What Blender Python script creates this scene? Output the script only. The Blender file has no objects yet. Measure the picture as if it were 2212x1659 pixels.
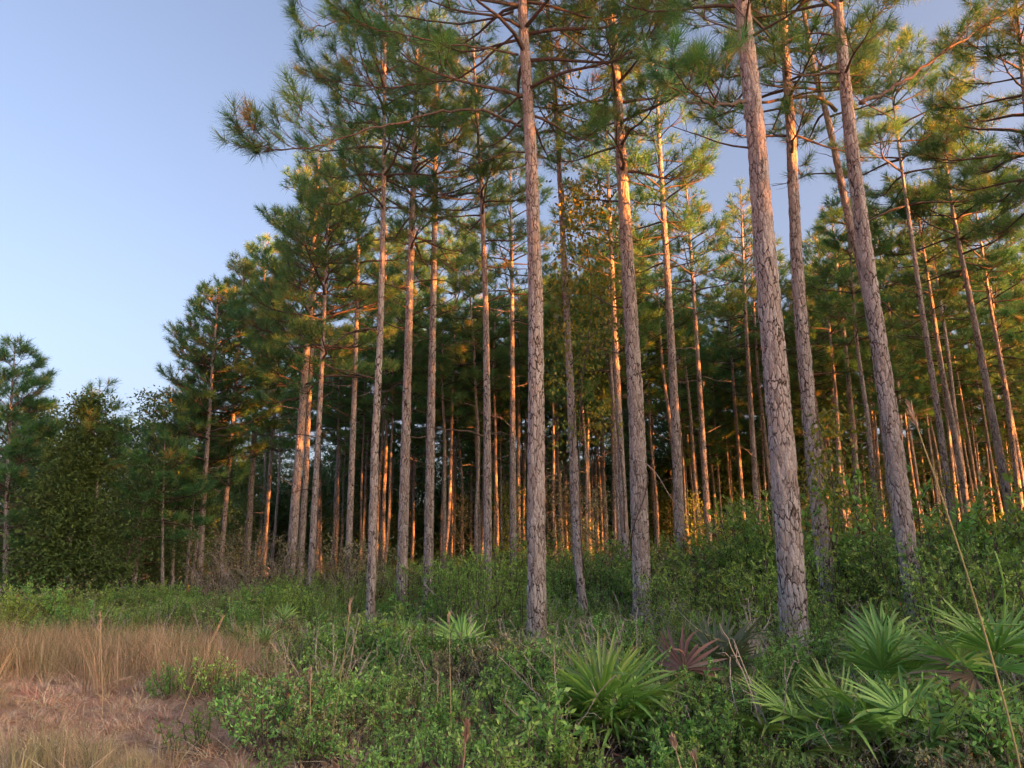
import bpy, math, random
import numpy as np
from mathutils import Matrix, Vector

R = math.radians
scene = bpy.context.scene
col = scene.collection

# ------------------------------------------------------------------ camera
CAM_H, PITCH, ROLL = 1.5, R(13.1), R(-0.77)
FPX, CX, CY = 1661.0, 1106.0, 829.5            # focal length and centre of the 2212 x 1659 view
cam_data = bpy.data.cameras.new('camera')
cam_data.sensor_width = 36.0
cam_data.lens = 36.0 * FPX / 2212.0
cam_data.clip_start = 0.05
cam_data.clip_end = 3000.0
cam = bpy.data.objects.new('camera', cam_data)
col.objects.link(cam)
CAM_R = Matrix.Rotation(R(90) + PITCH, 4, 'X') @ Matrix.Rotation(ROLL, 4, 'Z')
cam.matrix_world = Matrix.Translation((0, 0, CAM_H)) @ CAM_R
scene.camera = cam

# ------------------------------------------------------------------ sky and sun
SUN_AZ, SUN_EL = R(118), R(6.5)                # azimuth clockwise from the view direction (+Y)
SKY_STRENGTH, SUN_STRENGTH, EXPOSURE = 0.10, 5.0, 2.85
world = bpy.data.worlds.new('World')
scene.world = world
world.use_nodes = True
wn = world.node_tree
wn.nodes.clear()
w_out = wn.nodes.new('ShaderNodeOutputWorld')
w_bg = wn.nodes.new('ShaderNodeBackground')
w_sky = wn.nodes.new('ShaderNodeTexSky')
w_sky.sky_type = 'NISHITA'
w_sky.sun_disc = False
w_sky.sun_elevation = SUN_EL
w_sky.sun_rotation = SUN_AZ
w_sky.air_density = 0.6
w_sky.dust_density = 7.0
w_sky.ozone_density = 1.0
w_bg.inputs['Strength'].default_value = SKY_STRENGTH
w_tint = wn.nodes.new('ShaderNodeMix')
w_tint.data_type = 'RGBA'
w_tint.blend_type = 'MULTIPLY'
w_tint.inputs[0].default_value = 1.0
w_tint.inputs[7].default_value = (1.16, 0.98, 0.93, 1)      # the camera's white balance, the same over the whole dome
wn.links.new(w_sky.outputs[0], w_tint.inputs[6])
wn.links.new(w_tint.outputs[2], w_bg.inputs['Color'])
wn.links.new(w_bg.outputs[0], w_out.inputs['Surface'])

sun_data = bpy.data.lights.new('sun', 'SUN')
sun_data.energy = SUN_STRENGTH
sun_data.angle = R(0.5)
sun_data.color = (1.0, 0.28, 0.048)
sun = bpy.data.objects.new('sun', sun_data)
col.objects.link(sun)
TO_SUN = Vector((math.sin(SUN_AZ) * math.cos(SUN_EL), math.cos(SUN_AZ) * math.cos(SUN_EL), math.sin(SUN_EL)))
sun.rotation_euler = TO_SUN.to_track_quat('Z', 'Y').to_euler()
sun.location = TO_SUN * 100

vs = scene.view_settings
vs.view_transform = 'Standard'
vs.look = 'None'
vs.exposure = EXPOSURE
vs.gamma = 1.0
vs.use_curve_mapping = False
scene.render.engine = 'CYCLES'
cy = scene.cycles
cy.max_bounces = 4
cy.diffuse_bounces = 3
cy.glossy_bounces = 2
cy.transmission_bounces = 4
cy.use_denoising = True
cy.denoiser = 'OPENIMAGEDENOISE'
cy.denoising_input_passes = 'RGB_ALBEDO_NORMAL'
cy.denoising_prefilter = 'ACCURATE'
cy.use_adaptive_sampling = True
cy.adaptive_threshold = 0.02
cy.adaptive_min_samples = 24
cy.use_light_tree = False
cy.sample_clamp_indirect = 6.0


# ------------------------------------------------------------------ helpers
def ray(px, py):
    return CAM_R.to_3x3() @ Vector(((px - CX) / FPX, -(py - CY) / FPX, -1.0))


def at(px, py, depth):
    """point seen at a place of the view, `depth` metres ahead (world Y)"""
    d = ray(px, py)
    return Vector((0, 0, CAM_H)) + d * (depth / d.y)


def ground_x(px, depth):
    """world x of a point on the ground seen in column px at that depth"""
    y = 1300.0
    for _ in range(6):
        p = at(px, y, depth)
        y += p.z / depth * FPX
    return at(px, y, depth).x


def sm(a, b, x):
    t = np.clip((x - a) / (b - a), 0, 1)
    return t * t * (3 - 2 * t)


def unit(v):
    return v / np.maximum(np.linalg.norm(v, axis=-1, keepdims=True), 1e-9)


class Geo:
    """collects triangles and quads for one mesh, with an optional float per vertex"""
    def __init__(self):
        self.v, self.t, self.q, self.a, self.n = [], [], [], [], 0

    def add(self, v, tris=None, quads=None, attr=0.0):
        v = np.asarray(v, np.float32).reshape(-1, 3)
        if tris is not None and len(tris):
            self.t.append(np.asarray(tris, np.int32).reshape(-1, 3) + self.n)
        if quads is not None and len(quads):
            self.q.append(np.asarray(quads, np.int32).reshape(-1, 4) + self.n)
        self.v.append(v)
        self.a.append(np.broadcast_to(np.asarray(attr, np.float32), (len(v),)))
        self.n += len(v)

    def join(self, o):
        self.t += [t + self.n for t in o.t]
        self.q += [q + self.n for q in o.q]
        self.v += o.v
        self.a += o.a
        self.n += o.n

    def tube(self, pts, rad, sides=5, attr=0.0, cap=True):
        pts = np.asarray(pts, float)
        n = len(pts)
        rad = np.broadcast_to(np.asarray(rad, float), (n,))
        tan = unit(np.gradient(pts, axis=0))
        ref = np.array([0., 0., 1.]) if abs(tan[:, 2]).mean() < 0.8 else np.array([1., 0., 0.])
        s = unit(np.cross(tan, ref))
        u = np.cross(tan, s)
        th = np.arange(sides) * 2 * math.pi / sides
        ring = pts[:, None] + rad[:, None, None] * (np.cos(th)[None, :, None] * s[:, None] + np.sin(th)[None, :, None] * u[:, None])
        i = np.arange(n - 1)[:, None] * sides
        k = np.arange(sides)[None]
        k2 = (k + 1) % sides
        quads = np.stack([i + k, i + k2, i + sides + k2, i + sides + k], -1).reshape(-1, 4)
        tris = None
        if cap:
            b = (n - 1) * sides
            tris = np.concatenate([np.array([[b, b + j, b + j + 1] for j in range(1, sides - 1)]),
                                   np.array([[0, j + 1, j] for j in range(1, sides - 1)])])
        self.add(ring.reshape(-1, 3), tris, quads, attr)

    def leaves(self, pos, d, nrm, length, width, attr=0.0, fold=0.15, shape=0.45):
        """leaf blades: base at pos, along d, folded about the midrib"""
        pos = np.asarray(pos, float)
        n = len(pos)
        d = unit(np.asarray(d, float))
        s = unit(np.cross(d, nrm))
        nn = np.cross(s, d)
        length = np.broadcast_to(np.asarray(length, float), (n,))[:, None]
        width = np.broadcast_to(np.asarray(width, float), (n,))[:, None]
        mid = pos + d * length * shape
        lift = nn * width * fold
        v = np.stack([pos, mid + s * width * .5 + lift, pos + d * length, mid - s * width * .5 + lift], 1).reshape(-1, 3)
        b = (np.arange(n) * 4)[:, None]
        t = np.concatenate([b + np.array([[0, 1, 2]]), b + np.array([[0, 2, 3]])])
        self.add(v, t, None, np.repeat(np.broadcast_to(np.asarray(attr, float), (n,)), 4))

    def needles(self, rng, pos, d, n_each, length=.23, width=.006, attr=None, spread=1.0):
        """brush-like tufts of straight needles at twig ends"""
        pos = np.asarray(pos, float)
        d = unit(np.asarray(d, float))
        T = len(pos)
        N = T * n_each
        P = np.repeat(pos, n_each, 0)
        D = np.repeat(d, n_each, 0)
        rnd = unit(rng.normal(size=(N, 3)))
        side = unit(rnd - (rnd * D).sum(1, keepdims=True) * D)
        along = rng.random(N)
        th = (R(10) + (R(100) - R(10)) * (1 - along) ** 0.7 * rng.random(N) ** .6) * spread
        nd = unit(D * np.cos(th)[:, None] + side * np.sin(th)[:, None] + np.array([0, 0, -.12]))
        L = length * (.75 + .4 * rng.random(N))
        base = P - D * (.13 * (1 - along))[:, None] * (length / .23)
        r2 = rng.normal(size=(N, 3))
        w = unit(np.cross(nd, r2)) * (width * .5)
        tip = base + nd * L[:, None] + np.array([0, 0, -1.]) * (L * .10 * rng.random(N))[:, None]
        v = np.stack([base - w, base + w, tip], 1).reshape(-1, 3)
        t = np.arange(N * 3).reshape(-1, 3)
        a = rng.random(T) if attr is None else np.asarray(attr)
        self.add(v, t, None, np.repeat(a, n_each * 3))

    def mesh(self, name, mat, smooth=False, attr_name='tint'):
        v = np.concatenate(self.v) if self.v else np.zeros((0, 3), np.float32)
        t = np.concatenate(self.t) if self.t else np.zeros((0, 3), np.int32)
        q = np.concatenate(self.q) if self.q else np.zeros((0, 4), np.int32)
        me = bpy.data.meshes.new(name)
        me.vertices.add(len(v))
        me.vertices.foreach_set('co', np.ascontiguousarray(v, np.float32).ravel())
        nl = len(t) * 3 + len(q) * 4
        me.loops.add(nl)
        me.loops.foreach_set('vertex_index', np.concatenate([t.ravel(), q.ravel()]).astype(np.int32))
        me.polygons.add(len(t) + len(q))
        starts = np.concatenate([np.arange(len(t)) * 3, len(t) * 3 + np.arange(len(q)) * 4]).astype(np.int32)
        me.polygons.foreach_set('loop_start', starts)
        if smooth:
            me.polygons.foreach_set('use_smooth', np.ones(len(t) + len(q), bool))
        a = me.attributes.new(attr_name, 'FLOAT', 'POINT')
        a.data.foreach_set('value', np.concatenate(self.a).astype(np.float32) if self.a else np.zeros(0, np.float32))
        me.update(calc_edges=True)
        me.materials.append(mat)
        return me


def obj(name, me, parent=None, loc=(0, 0, 0), collection=col):
    o = bpy.data.objects.new(name, me)
    o.location = loc
    collection.objects.link(o)
    if parent is not None:
        o.parent = parent
    return o


def tag(o, label, cat, group=None):
    o['label'] = label
    o['category'] = cat
    if group:
        o['group'] = group
    return o


def thing(name, label, cat, loc=(0, 0, 0), group=None, rot=(0, 0, 0), scale=1.0):
    o = bpy.data.objects.new(name, None)
    o.empty_display_size = .2
    col.objects.link(o)
    o.location = loc
    o.rotation_euler = rot
    o.scale = (scale,) * 3 if np.isscalar(scale) else scale
    return tag(o, label, cat, group)


# ------------------------------------------------------------------ materials
def mat_new(name):
    m = bpy.data.materials.new(name)
    m.use_nodes = True
    nt = m.node_tree
    nt.nodes.clear()
    out = nt.nodes.new('ShaderNodeOutputMaterial')
    return m, nt, out


def N(nt, typ, **kw):
    n = nt.nodes.new(typ)
    for k, v in kw.items():
        if k.startswith('i_'):
            n.inputs[k[2:].replace('_', ' ')].default_value = v
        else:
            setattr(n, k, v)
    return n


def ramp(nt, fac, stops):
    r = nt.nodes.new('ShaderNodeValToRGB')
    e = r.color_ramp.elements
    while len(e) < len(stops):
        e.new(0.5)
    for i, (p, c) in enumerate(stops):
        e[i].position = p
        e[i].color = (*c, 1)
    nt.links.new(fac, r.inputs[0])
    return r.outputs[0]


def mixc(nt, fac, a, b, mode='MIX'):
    m = nt.nodes.new('ShaderNodeMix')
    m.data_type = 'RGBA'
    m.blend_type = mode
    m.clamp_factor = True
    for s, v in ((0, fac), (6, a), (7, b)):
        if isinstance(v, (float, int)):
            m.inputs[s].default_value = v
        elif isinstance(v, tuple):
            m.inputs[s].default_value = (*v, 1)
        else:
            nt.links.new(v, m.inputs[s])
    return m.outputs[2]


def math_node(nt, op, a, b=None):
    m = nt.nodes.new('ShaderNodeMath')
    m.operation = op
    for i, v in enumerate((a, b)):
        if v is None:
            continue
        if isinstance(v, (float, int)):
            m.inputs[i].default_value = v
        else:
            nt.links.new(v, m.inputs[i])
    return m.outputs[0]


def leaf_material(name, stops, odd=None, odd_share=0.0, trans=0.35, rough=.5, spec=.3, islands=True, obj_var=.25, tips=None):
    """foliage: colour differs a little from blade to blade and plant to plant; light shines through"""
    m, nt, out = mat_new(name)
    L = nt.links
    if islands:
        fac = N(nt, 'ShaderNodeNewGeometry').outputs['Random Per Island']
    else:
        fac = N(nt, 'ShaderNodeAttribute', attribute_name='tint').outputs['Fac']
    c = ramp(nt, fac, stops)
    if odd is not None:
        f2 = math_node(nt, 'GREATER_THAN', math_node(nt, 'FRACT', math_node(nt, 'MULTIPLY', fac, 17.31)), 1.0 - odd_share)
        c = mixc(nt, f2, c, odd)
    if tips is not None:                                        # withered ends of the blades
        ta = N(nt, 'ShaderNodeAttribute', attribute_name='tint').outputs['Fac']
        c = mixc(nt, ramp(nt, ta, [(.84, (0, 0, 0)), (.97, (1, 1, 1))]), c, tips)
    oi = N(nt, 'ShaderNodeObjectInfo')
    hs = N(nt, 'ShaderNodeHueSaturation')
    v = math_node(nt, 'ADD', math_node(nt, 'MULTIPLY', oi.outputs['Random'], 2 * obj_var), 1.0 - obj_var)
    L.new(v, hs.inputs['Value'])
    h = math_node(nt, 'ADD', math_node(nt, 'MULTIPLY', math_node(nt, 'FRACT', math_node(nt, 'MULTIPLY', oi.outputs['Random'], 7.7)), .05), .475)
    L.new(h, hs.inputs['Hue'])
    L.new(c, hs.inputs['Color'])
    b = N(nt, 'ShaderNodeBsdfPrincipled')
    b.inputs['Roughness'].default_value = rough
    b.inputs['Specular IOR Level'].default_value = spec
    L.new(hs.outputs[0], b.inputs['Base Color'])
    t = N(nt, 'ShaderNodeBsdfTranslucent')
    tc = mixc(nt, 1.0, hs.outputs[0], (1.15, 1.15, .7), 'MULTIPLY')
    L.new(tc, t.inputs['Color'])
    mx = N(nt, 'ShaderNodeMixShader')
    mx.inputs[0].default_value = trans
    L.new(b.outputs[0], mx.inputs[1])
    L.new(t.outputs[0], mx.inputs[2])
    L.new(mx.outputs[0], out.inputs['Surface'])
    return m


def bark_material(name, near):
    m, nt, out = mat_new(name)
    L = nt.links
    tc = N(nt, 'ShaderNodeTexCoord')
    b = N(nt, 'ShaderNodeBsdfPrincipled')
    b.inputs['Roughness'].default_value = .9
    b.inputs['Specular IOR Level'].default_value = .15
    mp = N(nt, 'ShaderNodeMapping')
    L.new(tc.outputs['Object'], mp.inputs['Vector'])
    mp.inputs['Scale'].default_value = (1, 1, .29)
    fine = N(nt, 'ShaderNodeTexNoise', i_Scale=42.0, i_Detail=5.0, i_Roughness=.65)
    L.new(mp.outputs[0], fine.inputs['Vector'])
    big = N(nt, 'ShaderNodeTexNoise', i_Scale=1.3, i_Detail=3.0)
    L.new(tc.outputs['Object'], big.inputs['Vector'])
    wob = N(nt, 'ShaderNodeTexNoise', i_Scale=9.0, i_Detail=3.0)                # plate edges wander
    L.new(mp.outputs[0], wob.inputs['Vector'])
    wv = N(nt, 'ShaderNodeVectorMath', operation='SCALE')
    L.new(wob.outputs['Color'], wv.inputs[0])
    wv.inputs['Scale'].default_value = .11
    wa = N(nt, 'ShaderNodeVectorMath', operation='ADD')
    L.new(mp.outputs[0], wa.inputs[0])
    L.new(wv.outputs[0], wa.inputs[1])
    vo = N(nt, 'ShaderNodeTexVoronoi', feature='DISTANCE_TO_EDGE', i_Scale=16.5)
    L.new(wa.outputs[0], vo.inputs['Vector'])
    gap = N(nt, 'ShaderNodeTexNoise', i_Scale=7.0, i_Detail=2.0)               # some joints close up, others gape
    L.new(mp.outputs[0], gap.inputs['Vector'])
    gapv = ramp(nt, gap.outputs[0], [(.46, (0, 0, 0)), (.66, (.22, .22, .22))])
    crack = math_node(nt, 'ADD', math_node(nt, 'MULTIPLY', vo.outputs['Distance'], 3.6), gapv)
    flake = N(nt, 'ShaderNodeTexVoronoi', feature='DISTANCE_TO_EDGE', i_Scale=38.0)     # small scales on the plates
    L.new(wa.outputs[0], flake.inputs['Vector'])
    fl = math_node(nt, 'MINIMUM', math_node(nt, 'MULTIPLY', flake.outputs['Distance'], 5.0), 1.0)
    vc = N(nt, 'ShaderNodeTexVoronoi', i_Scale=16.5)
    L.new(wa.outputs[0], vc.inputs['Vector'])
    sp = N(nt, 'ShaderNodeSeparateColor')
    L.new(vc.outputs['Color'], sp.inputs[0])
    cell = sp.outputs[0]
    if near:
        deep = N(nt, 'ShaderNodeAttribute', attribute_name='crack').outputs['Fac']
        crack = math_node(nt, 'MULTIPLY', crack, math_node(nt, 'MINIMUM', math_node(nt, 'ADD', math_node(nt, 'MULTIPLY', deep, 2.0), .3), 1.0))
    plate = ramp(nt, cell, [(0, (.27, .235, .22)), (.25, (.41, .39, .38)), (.6, (.52, .515, .515)), (1, (.63, .635, .645))])
    plate = mixc(nt, math_node(nt, 'MULTIPLY', fine.outputs[0], .8), plate, (.29, .26, .25))
    plate = mixc(nt, ramp(nt, fl, [(0, (.62, .62, .62)), (.45, (0, 0, 0))]), plate, (.16, .13, .115))
    edge = ramp(nt, crack, [(0, (.02, .016, .014)), (.14, (.06, .048, .042)), (.34, (.22, .175, .155)), (.5, (.42, .37, .35))])
    msk = ramp(nt, crack, [(.13, (0, 0, 0)), (.38, (1, 1, 1))])
    c = mixc(nt, msk, edge, plate)
    c = mixc(nt, ramp(nt, big.outputs[0], [(.45, (0, 0, 0)), (.75, (.5, .5, .5))]), c, (.40, .345, .32))
    sx = N(nt, 'ShaderNodeSeparateXYZ')
    L.new(tc.outputs['Object'], sx.inputs[0])
    young = ramp(nt, math_node(nt, 'MULTIPLY', sx.outputs['Z'], 1 / 16.0), [(.4, (0, 0, 0)), (.95, (.45, .45, .45))])     # thinner, redder bark up the stem
    c = mixc(nt, young, c, mixc(nt, fine.outputs[0], (.30, .225, .19), (.54, .44, .385)))
    foot = ramp(nt, sx.outputs['Z'], [(.1, (.55, .55, .55)), (.9, (0, 0, 0))])                                        # bark darkens in blotches towards the foot
    c = mixc(nt, math_node(nt, 'MULTIPLY', foot, big.outputs[0]), c, (.07, .055, .048))
    L.new(c, b.inputs['Base Color'])
    bp = N(nt, 'ShaderNodeBump')
    bp.inputs['Strength'].default_value = .7
    bp.inputs['Distance'].default_value = .012 if near else .015
    hsum = math_node(nt, 'ADD', math_node(nt, 'ADD', fine.outputs[0], math_node(nt, 'MULTIPLY', fl, .5)), math_node(nt, 'MULTIPLY', math_node(nt, 'MINIMUM', crack, 1.0), 1.2 if near else 1.6))
    L.new(hsum, bp.inputs['Height'])
    L.new(bp.outputs[0], b.inputs['Normal'])
    L.new(b.outputs[0], out.inputs['Surface'])
    return m


def plain(name, c1, c2, scale=20.0, rough=.85):
    m, nt, out = mat_new(name)
    tc = N(nt, 'ShaderNodeTexCoord')
    no = N(nt, 'ShaderNodeTexNoise', i_Scale=scale, i_Detail=4.0)
    nt.links.new(tc.outputs['Object'], no.inputs['Vector'])
    c = ramp(nt, no.outputs[0], [(.3, c1), (.7, c2)])
    b = N(nt, 'ShaderNodeBsdfPrincipled')
    b.inputs['Roughness'].default_value = rough
    b.inputs['Specular IOR Level'].default_value = .2
    nt.links.new(c, b.inputs['Base Color'])
    nt.links.new(b.outputs[0], out.inputs['Surface'])
    return m


def ground_material():
    m, nt, out = mat_new('forest_soil')
    L = nt.links
    tc = N(nt, 'ShaderNodeTexCoord')
    n1 = N(nt, 'ShaderNodeTexNoise', i_Scale=.7, i_Detail=5.0)
    n2 = N(nt, 'ShaderNodeTexNoise', i_Scale=14.0, i_Detail=6.0, i_Roughness=.7)
    n3 = N(nt, 'ShaderNodeTexNoise', i_Scale=90.0, i_Detail=4.0, i_Roughness=.7)
    for n in (n1, n2, n3):
        L.new(tc.outputs['Object'], n.inputs['Vector'])
    straw = ramp(nt, n2.outputs[0], [(.3, (.36, .205, .135)), (.5, (.60, .37, .255)), (.7, (.72, .49, .36))])
    soil = ramp(nt, n3.outputs[0], [(.3, (.30, .20, .145)), (.7, (.62, .46, .35))])
    c = mixc(nt, ramp(nt, n1.outputs[0], [(.42, (0, 0, 0)), (.62, (1, 1, 1))]), straw, soil)
    c = mixc(nt, ramp(nt, n3.outputs[0], [(.35, (.6, .6, .6)), (.5, (0, 0, 0))]), c, (.13, .085, .062))
    b = N(nt, 'ShaderNodeBsdfPrincipled')
    b.inputs['Roughness'].default_value = .95
    b.inputs['Specular IOR Level'].default_value = .1
    L.new(c, b.inputs['Base Color'])
    bp = N(nt, 'ShaderNodeBump')
    bp.inputs['Distance'].default_value = .03
    L.new(n3.outputs[0], bp.inputs['Height'])
    L.new(bp.outputs[0], b.inputs['Normal'])
    L.new(b.outputs[0], out.inputs['Surface'])
    return m


M_BARK = bark_material('pine_bark_plates', True)
M_BARK_FAR = bark_material('pine_bark', False)
M_TWIG = plain('pine_twig_bark', (.065, .052, .047), (.15, .12, .105), 25)
M_DEADWOOD = plain('weathered_twig', (.30, .26, .23), (.50, .45, .41), 30)
M_NEEDLE = leaf_material('pine_needles', [(0, (0.064, 0.176, 0.074)), (0.5, (0.097, 0.253, 0.091)), (0.86, (0.153, 0.317, 0.102)), (0.96, (0.267, 0.309, 0.106)), (1, (0.365, 0.253, 0.106))],
                         trans=.30, rough=.45, spec=.35, islands=False, obj_var=.18)
M_SHRUB = leaf_material('shrub_leaves', [(0, (0.162, 0.292, 0.082)), (0.5, (0.25, 0.438, 0.108)), (1, (0.393, 0.583, 0.128))], odd=(.42, .22, .05), odd_share=.012,
                        trans=.35, rough=.4, spec=.4)
M_COVER = leaf_material('ground_cover_leaves', [(0, (0.164, 0.324, 0.101)), (0.5, (0.245, 0.472, 0.131)), (1, (0.367, 0.619, 0.178))], odd=(.30, .20, .08), odd_share=.02,
                        trans=.35, rough=.4, spec=.4)
M_FRESH = leaf_material('fresh_green_leaves', [(0, (0.164, 0.326, 0.099)), (0.5, (0.241, 0.446, 0.127)), (1, (0.339, 0.555, 0.155))], trans=.4, rough=.4, spec=.4)
M_OLIVE = leaf_material('olive_shrub_leaves', [(0, (0.238, 0.274, 0.164)), (0.5, (0.348, 0.372, 0.216)), (1, (0.491, 0.472, 0.259))], odd=(.32, .19, .07), odd_share=.08,
                        trans=.3, rough=.55, spec=.25)
M_YELLOW = leaf_material('yellow_leaves', [(0, (0.253, 0.24, 0.044)), (0.5, (0.414, 0.336, 0.055)), (1, (0.529, 0.336, 0.055))], trans=.45)
M_VINE = leaf_material('vine_leaves', [(0, (0.104, 0.171, 0.031)), (0.6, (0.228, 0.27, 0.042)), (1, (0.494, 0.378, 0.056))], trans=.42, rough=.35, spec=.5)  # yellow tones put golden sunlight into the leaf colour
M_DARK = leaf_material('evergreen_leaves', [(0, (0.068, 0.145, 0.057)), (0.5, (0.104, 0.206, 0.069)), (1, (0.155, 0.266, 0.083))], odd=(.16, .09, .03), odd_share=.02,
                       trans=.25, rough=.45, spec=.35)
M_CEDAR = leaf_material('cedar_sprays', [(0, (0.075, 0.127, 0.044)), (0.5, (0.106, 0.167, 0.053)), (1, (0.149, 0.213, 0.063))], trans=.2, rough=.7, spec=.15)
M_PALM = leaf_material('palmetto_blade', [(0, (0.164, 0.324, 0.083)), (0.5, (0.232, 0.442, 0.104)), (1, (0.34, 0.574, 0.139))], trans=.28, rough=.38, spec=.5, obj_var=.3, tips=(.34, .27, .12))
M_PALM_GREY = leaf_material('palmetto_blade_silvery', [(0, (.11, .15, .085)), (1, (.17, .21, .12))], trans=.25, rough=.45, spec=.4)
M_PALM_DEAD = leaf_material('palmetto_blade_dead', [(0, (.20, .125, .095)), (.5, (.29, .19, .15)), (1, (.40, .30, .24))], trans=.15, rough=.8, spec=.15)
M_PALM_PALE = leaf_material('palmetto_blade_bleached', [(0, (.40, .34, .29)), (1, (.60, .54, .47))], trans=.15, rough=.8, spec=.15)
M_GRASS_TAN = leaf_material('dry_grass', [(0, (0.362, 0.235, 0.155)), (0.5, (0.507, 0.354, 0.244)), (1, (0.62, 0.509, 0.373))], odd=(.16, .17, .06), odd_share=.12, trans=.3, rough=.7, spec=.2)
M_GRASS_GREY = leaf_material('grey_green_grass', [(0, (0.253, 0.253, 0.149)), (0.5, (0.368, 0.333, 0.207)), (1, (0.483, 0.414, 0.276))], trans=.3, rough=.7, spec=.2)
M_STRAW = leaf_material('pine_straw', [(0, (0.447, 0.255, 0.174)), (0.5, (0.62, 0.409, 0.291)), (1, (0.62, 0.618, 0.465))], trans=.1, rough=.8, spec=.15)
M_STALK = plain('dry_stalk', (.36, .29, .17), (.50, .42, .27), 12)
M_STALK_GREEN = plain('greenish_stalk', (.20, .24, .10), (.42, .34, .18), 3)
M_PLUME = plain('seed_head', (.34, .25, .18), (.55, .45, .36), 40)
M_PLUME_BROWN = plain('brown_seed_head', (.26, .15, .11), (.40, .27, .21), 40)
M_WHITE = plain('weathered_white_paint', (.62, .62, .60), (.80, .80, .78), 30)
M_GROUND = ground_material()

# ------------------------------------------------------------------ ground
def ground_z(x, y):
    return .05 * np.sin(x * .9 + 1.3) * np.cos(y * .7) + .03 * np.sin(x * 2.3 + y * 1.7)


g = Geo()
k = np.linspace(-1, 1, 181)
axis = np.sign(k) * (np.abs(k) * 22 + np.abs(k) ** 7 * 1200)
gx, gy = np.meshgrid(axis, axis + 14)
gz = ground_z(gx, gy) * np.exp(-((gx) ** 2 + (gy - 14) ** 2) / 40 ** 2)
n = len(k)
i = np.arange(n - 1)
q = (i[:, None] * n + i[None]).reshape(-1)
g.add(np.stack([gx, gy, gz], -1).reshape(-1, 3), None, np.stack([q, q + 1, q + n + 1, q + n], -1))
ground = obj('ground', g.mesh('ground', M_GROUND, True))
ground['kind'] = 'structure'


def field_edge(y):
    """world x where the dry clearing meets the green cover, by distance"""
    return np.interp(y, [0, 6.2, 9.6, 13, 15, 16.4], [.3, -1.45, -3.25, -4.8, -6.6, -40])


# ------------------------------------------------------------------ pines
def bark_relief(rng, th, z, r0):
    """plate pattern over trunk angle and height: relief, crack and plate value"""
    nc = max(9, int(round(2 * math.pi * r0 / .066)))
    hgt = .165
    nr = int(z.max() / hgt) + 4
    tab = rng.random((nc, nr, 3))
    u = th / (2 * math.pi) * nc
    v = z / hgt
    u = u + .25 * np.sin(v * 1.7 + th * 3) + .16 * np.sin(v * 4.3 + th * 7) + .08 * np.sin(v * 11.3 + th * 17)
    v = v + .35 * np.sin(th * 5 + v * .6) + .10 * np.sin(th * 23 + v * 3.1)
    iu, iv = np.floor(u).astype(int), np.floor(v).astype(int)
    d1 = np.full(u.shape, 9.)
    d2 = np.full(u.shape, 9.)
    cell = np.zeros(u.shape)
    for du in (-1, 0, 1):
        for dv in (-1, 0, 1):
            cu, cv = iu + du, iv + dv
            p = tab[cu % nc, np.clip(cv + 1, 0, nr - 1)]
            dd = np.hypot(u - cu - .1 - .8 * p[..., 0], (v - cv - .1 - .8 * p[..., 1]))
            new = dd < d1
            d2 = np.where(new, d1, np.minimum(d2, dd))
            cell = np.where(new, p[..., 2], cell)
            d1 = np.where(new, dd, d1)
    brk = .5 + .5 * np.sin(u * 5.1 + v * 2.3) * np.sin(v * 7.7 - u * 1.9)      # edges close up and open along their length
    crack = np.clip((d2 - d1) / .36 + .22 * brk - .02, 0, 1)
    return (np.sqrt(crack) - 1) * .020 + (cell - .5) * .017, crack, cell


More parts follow.
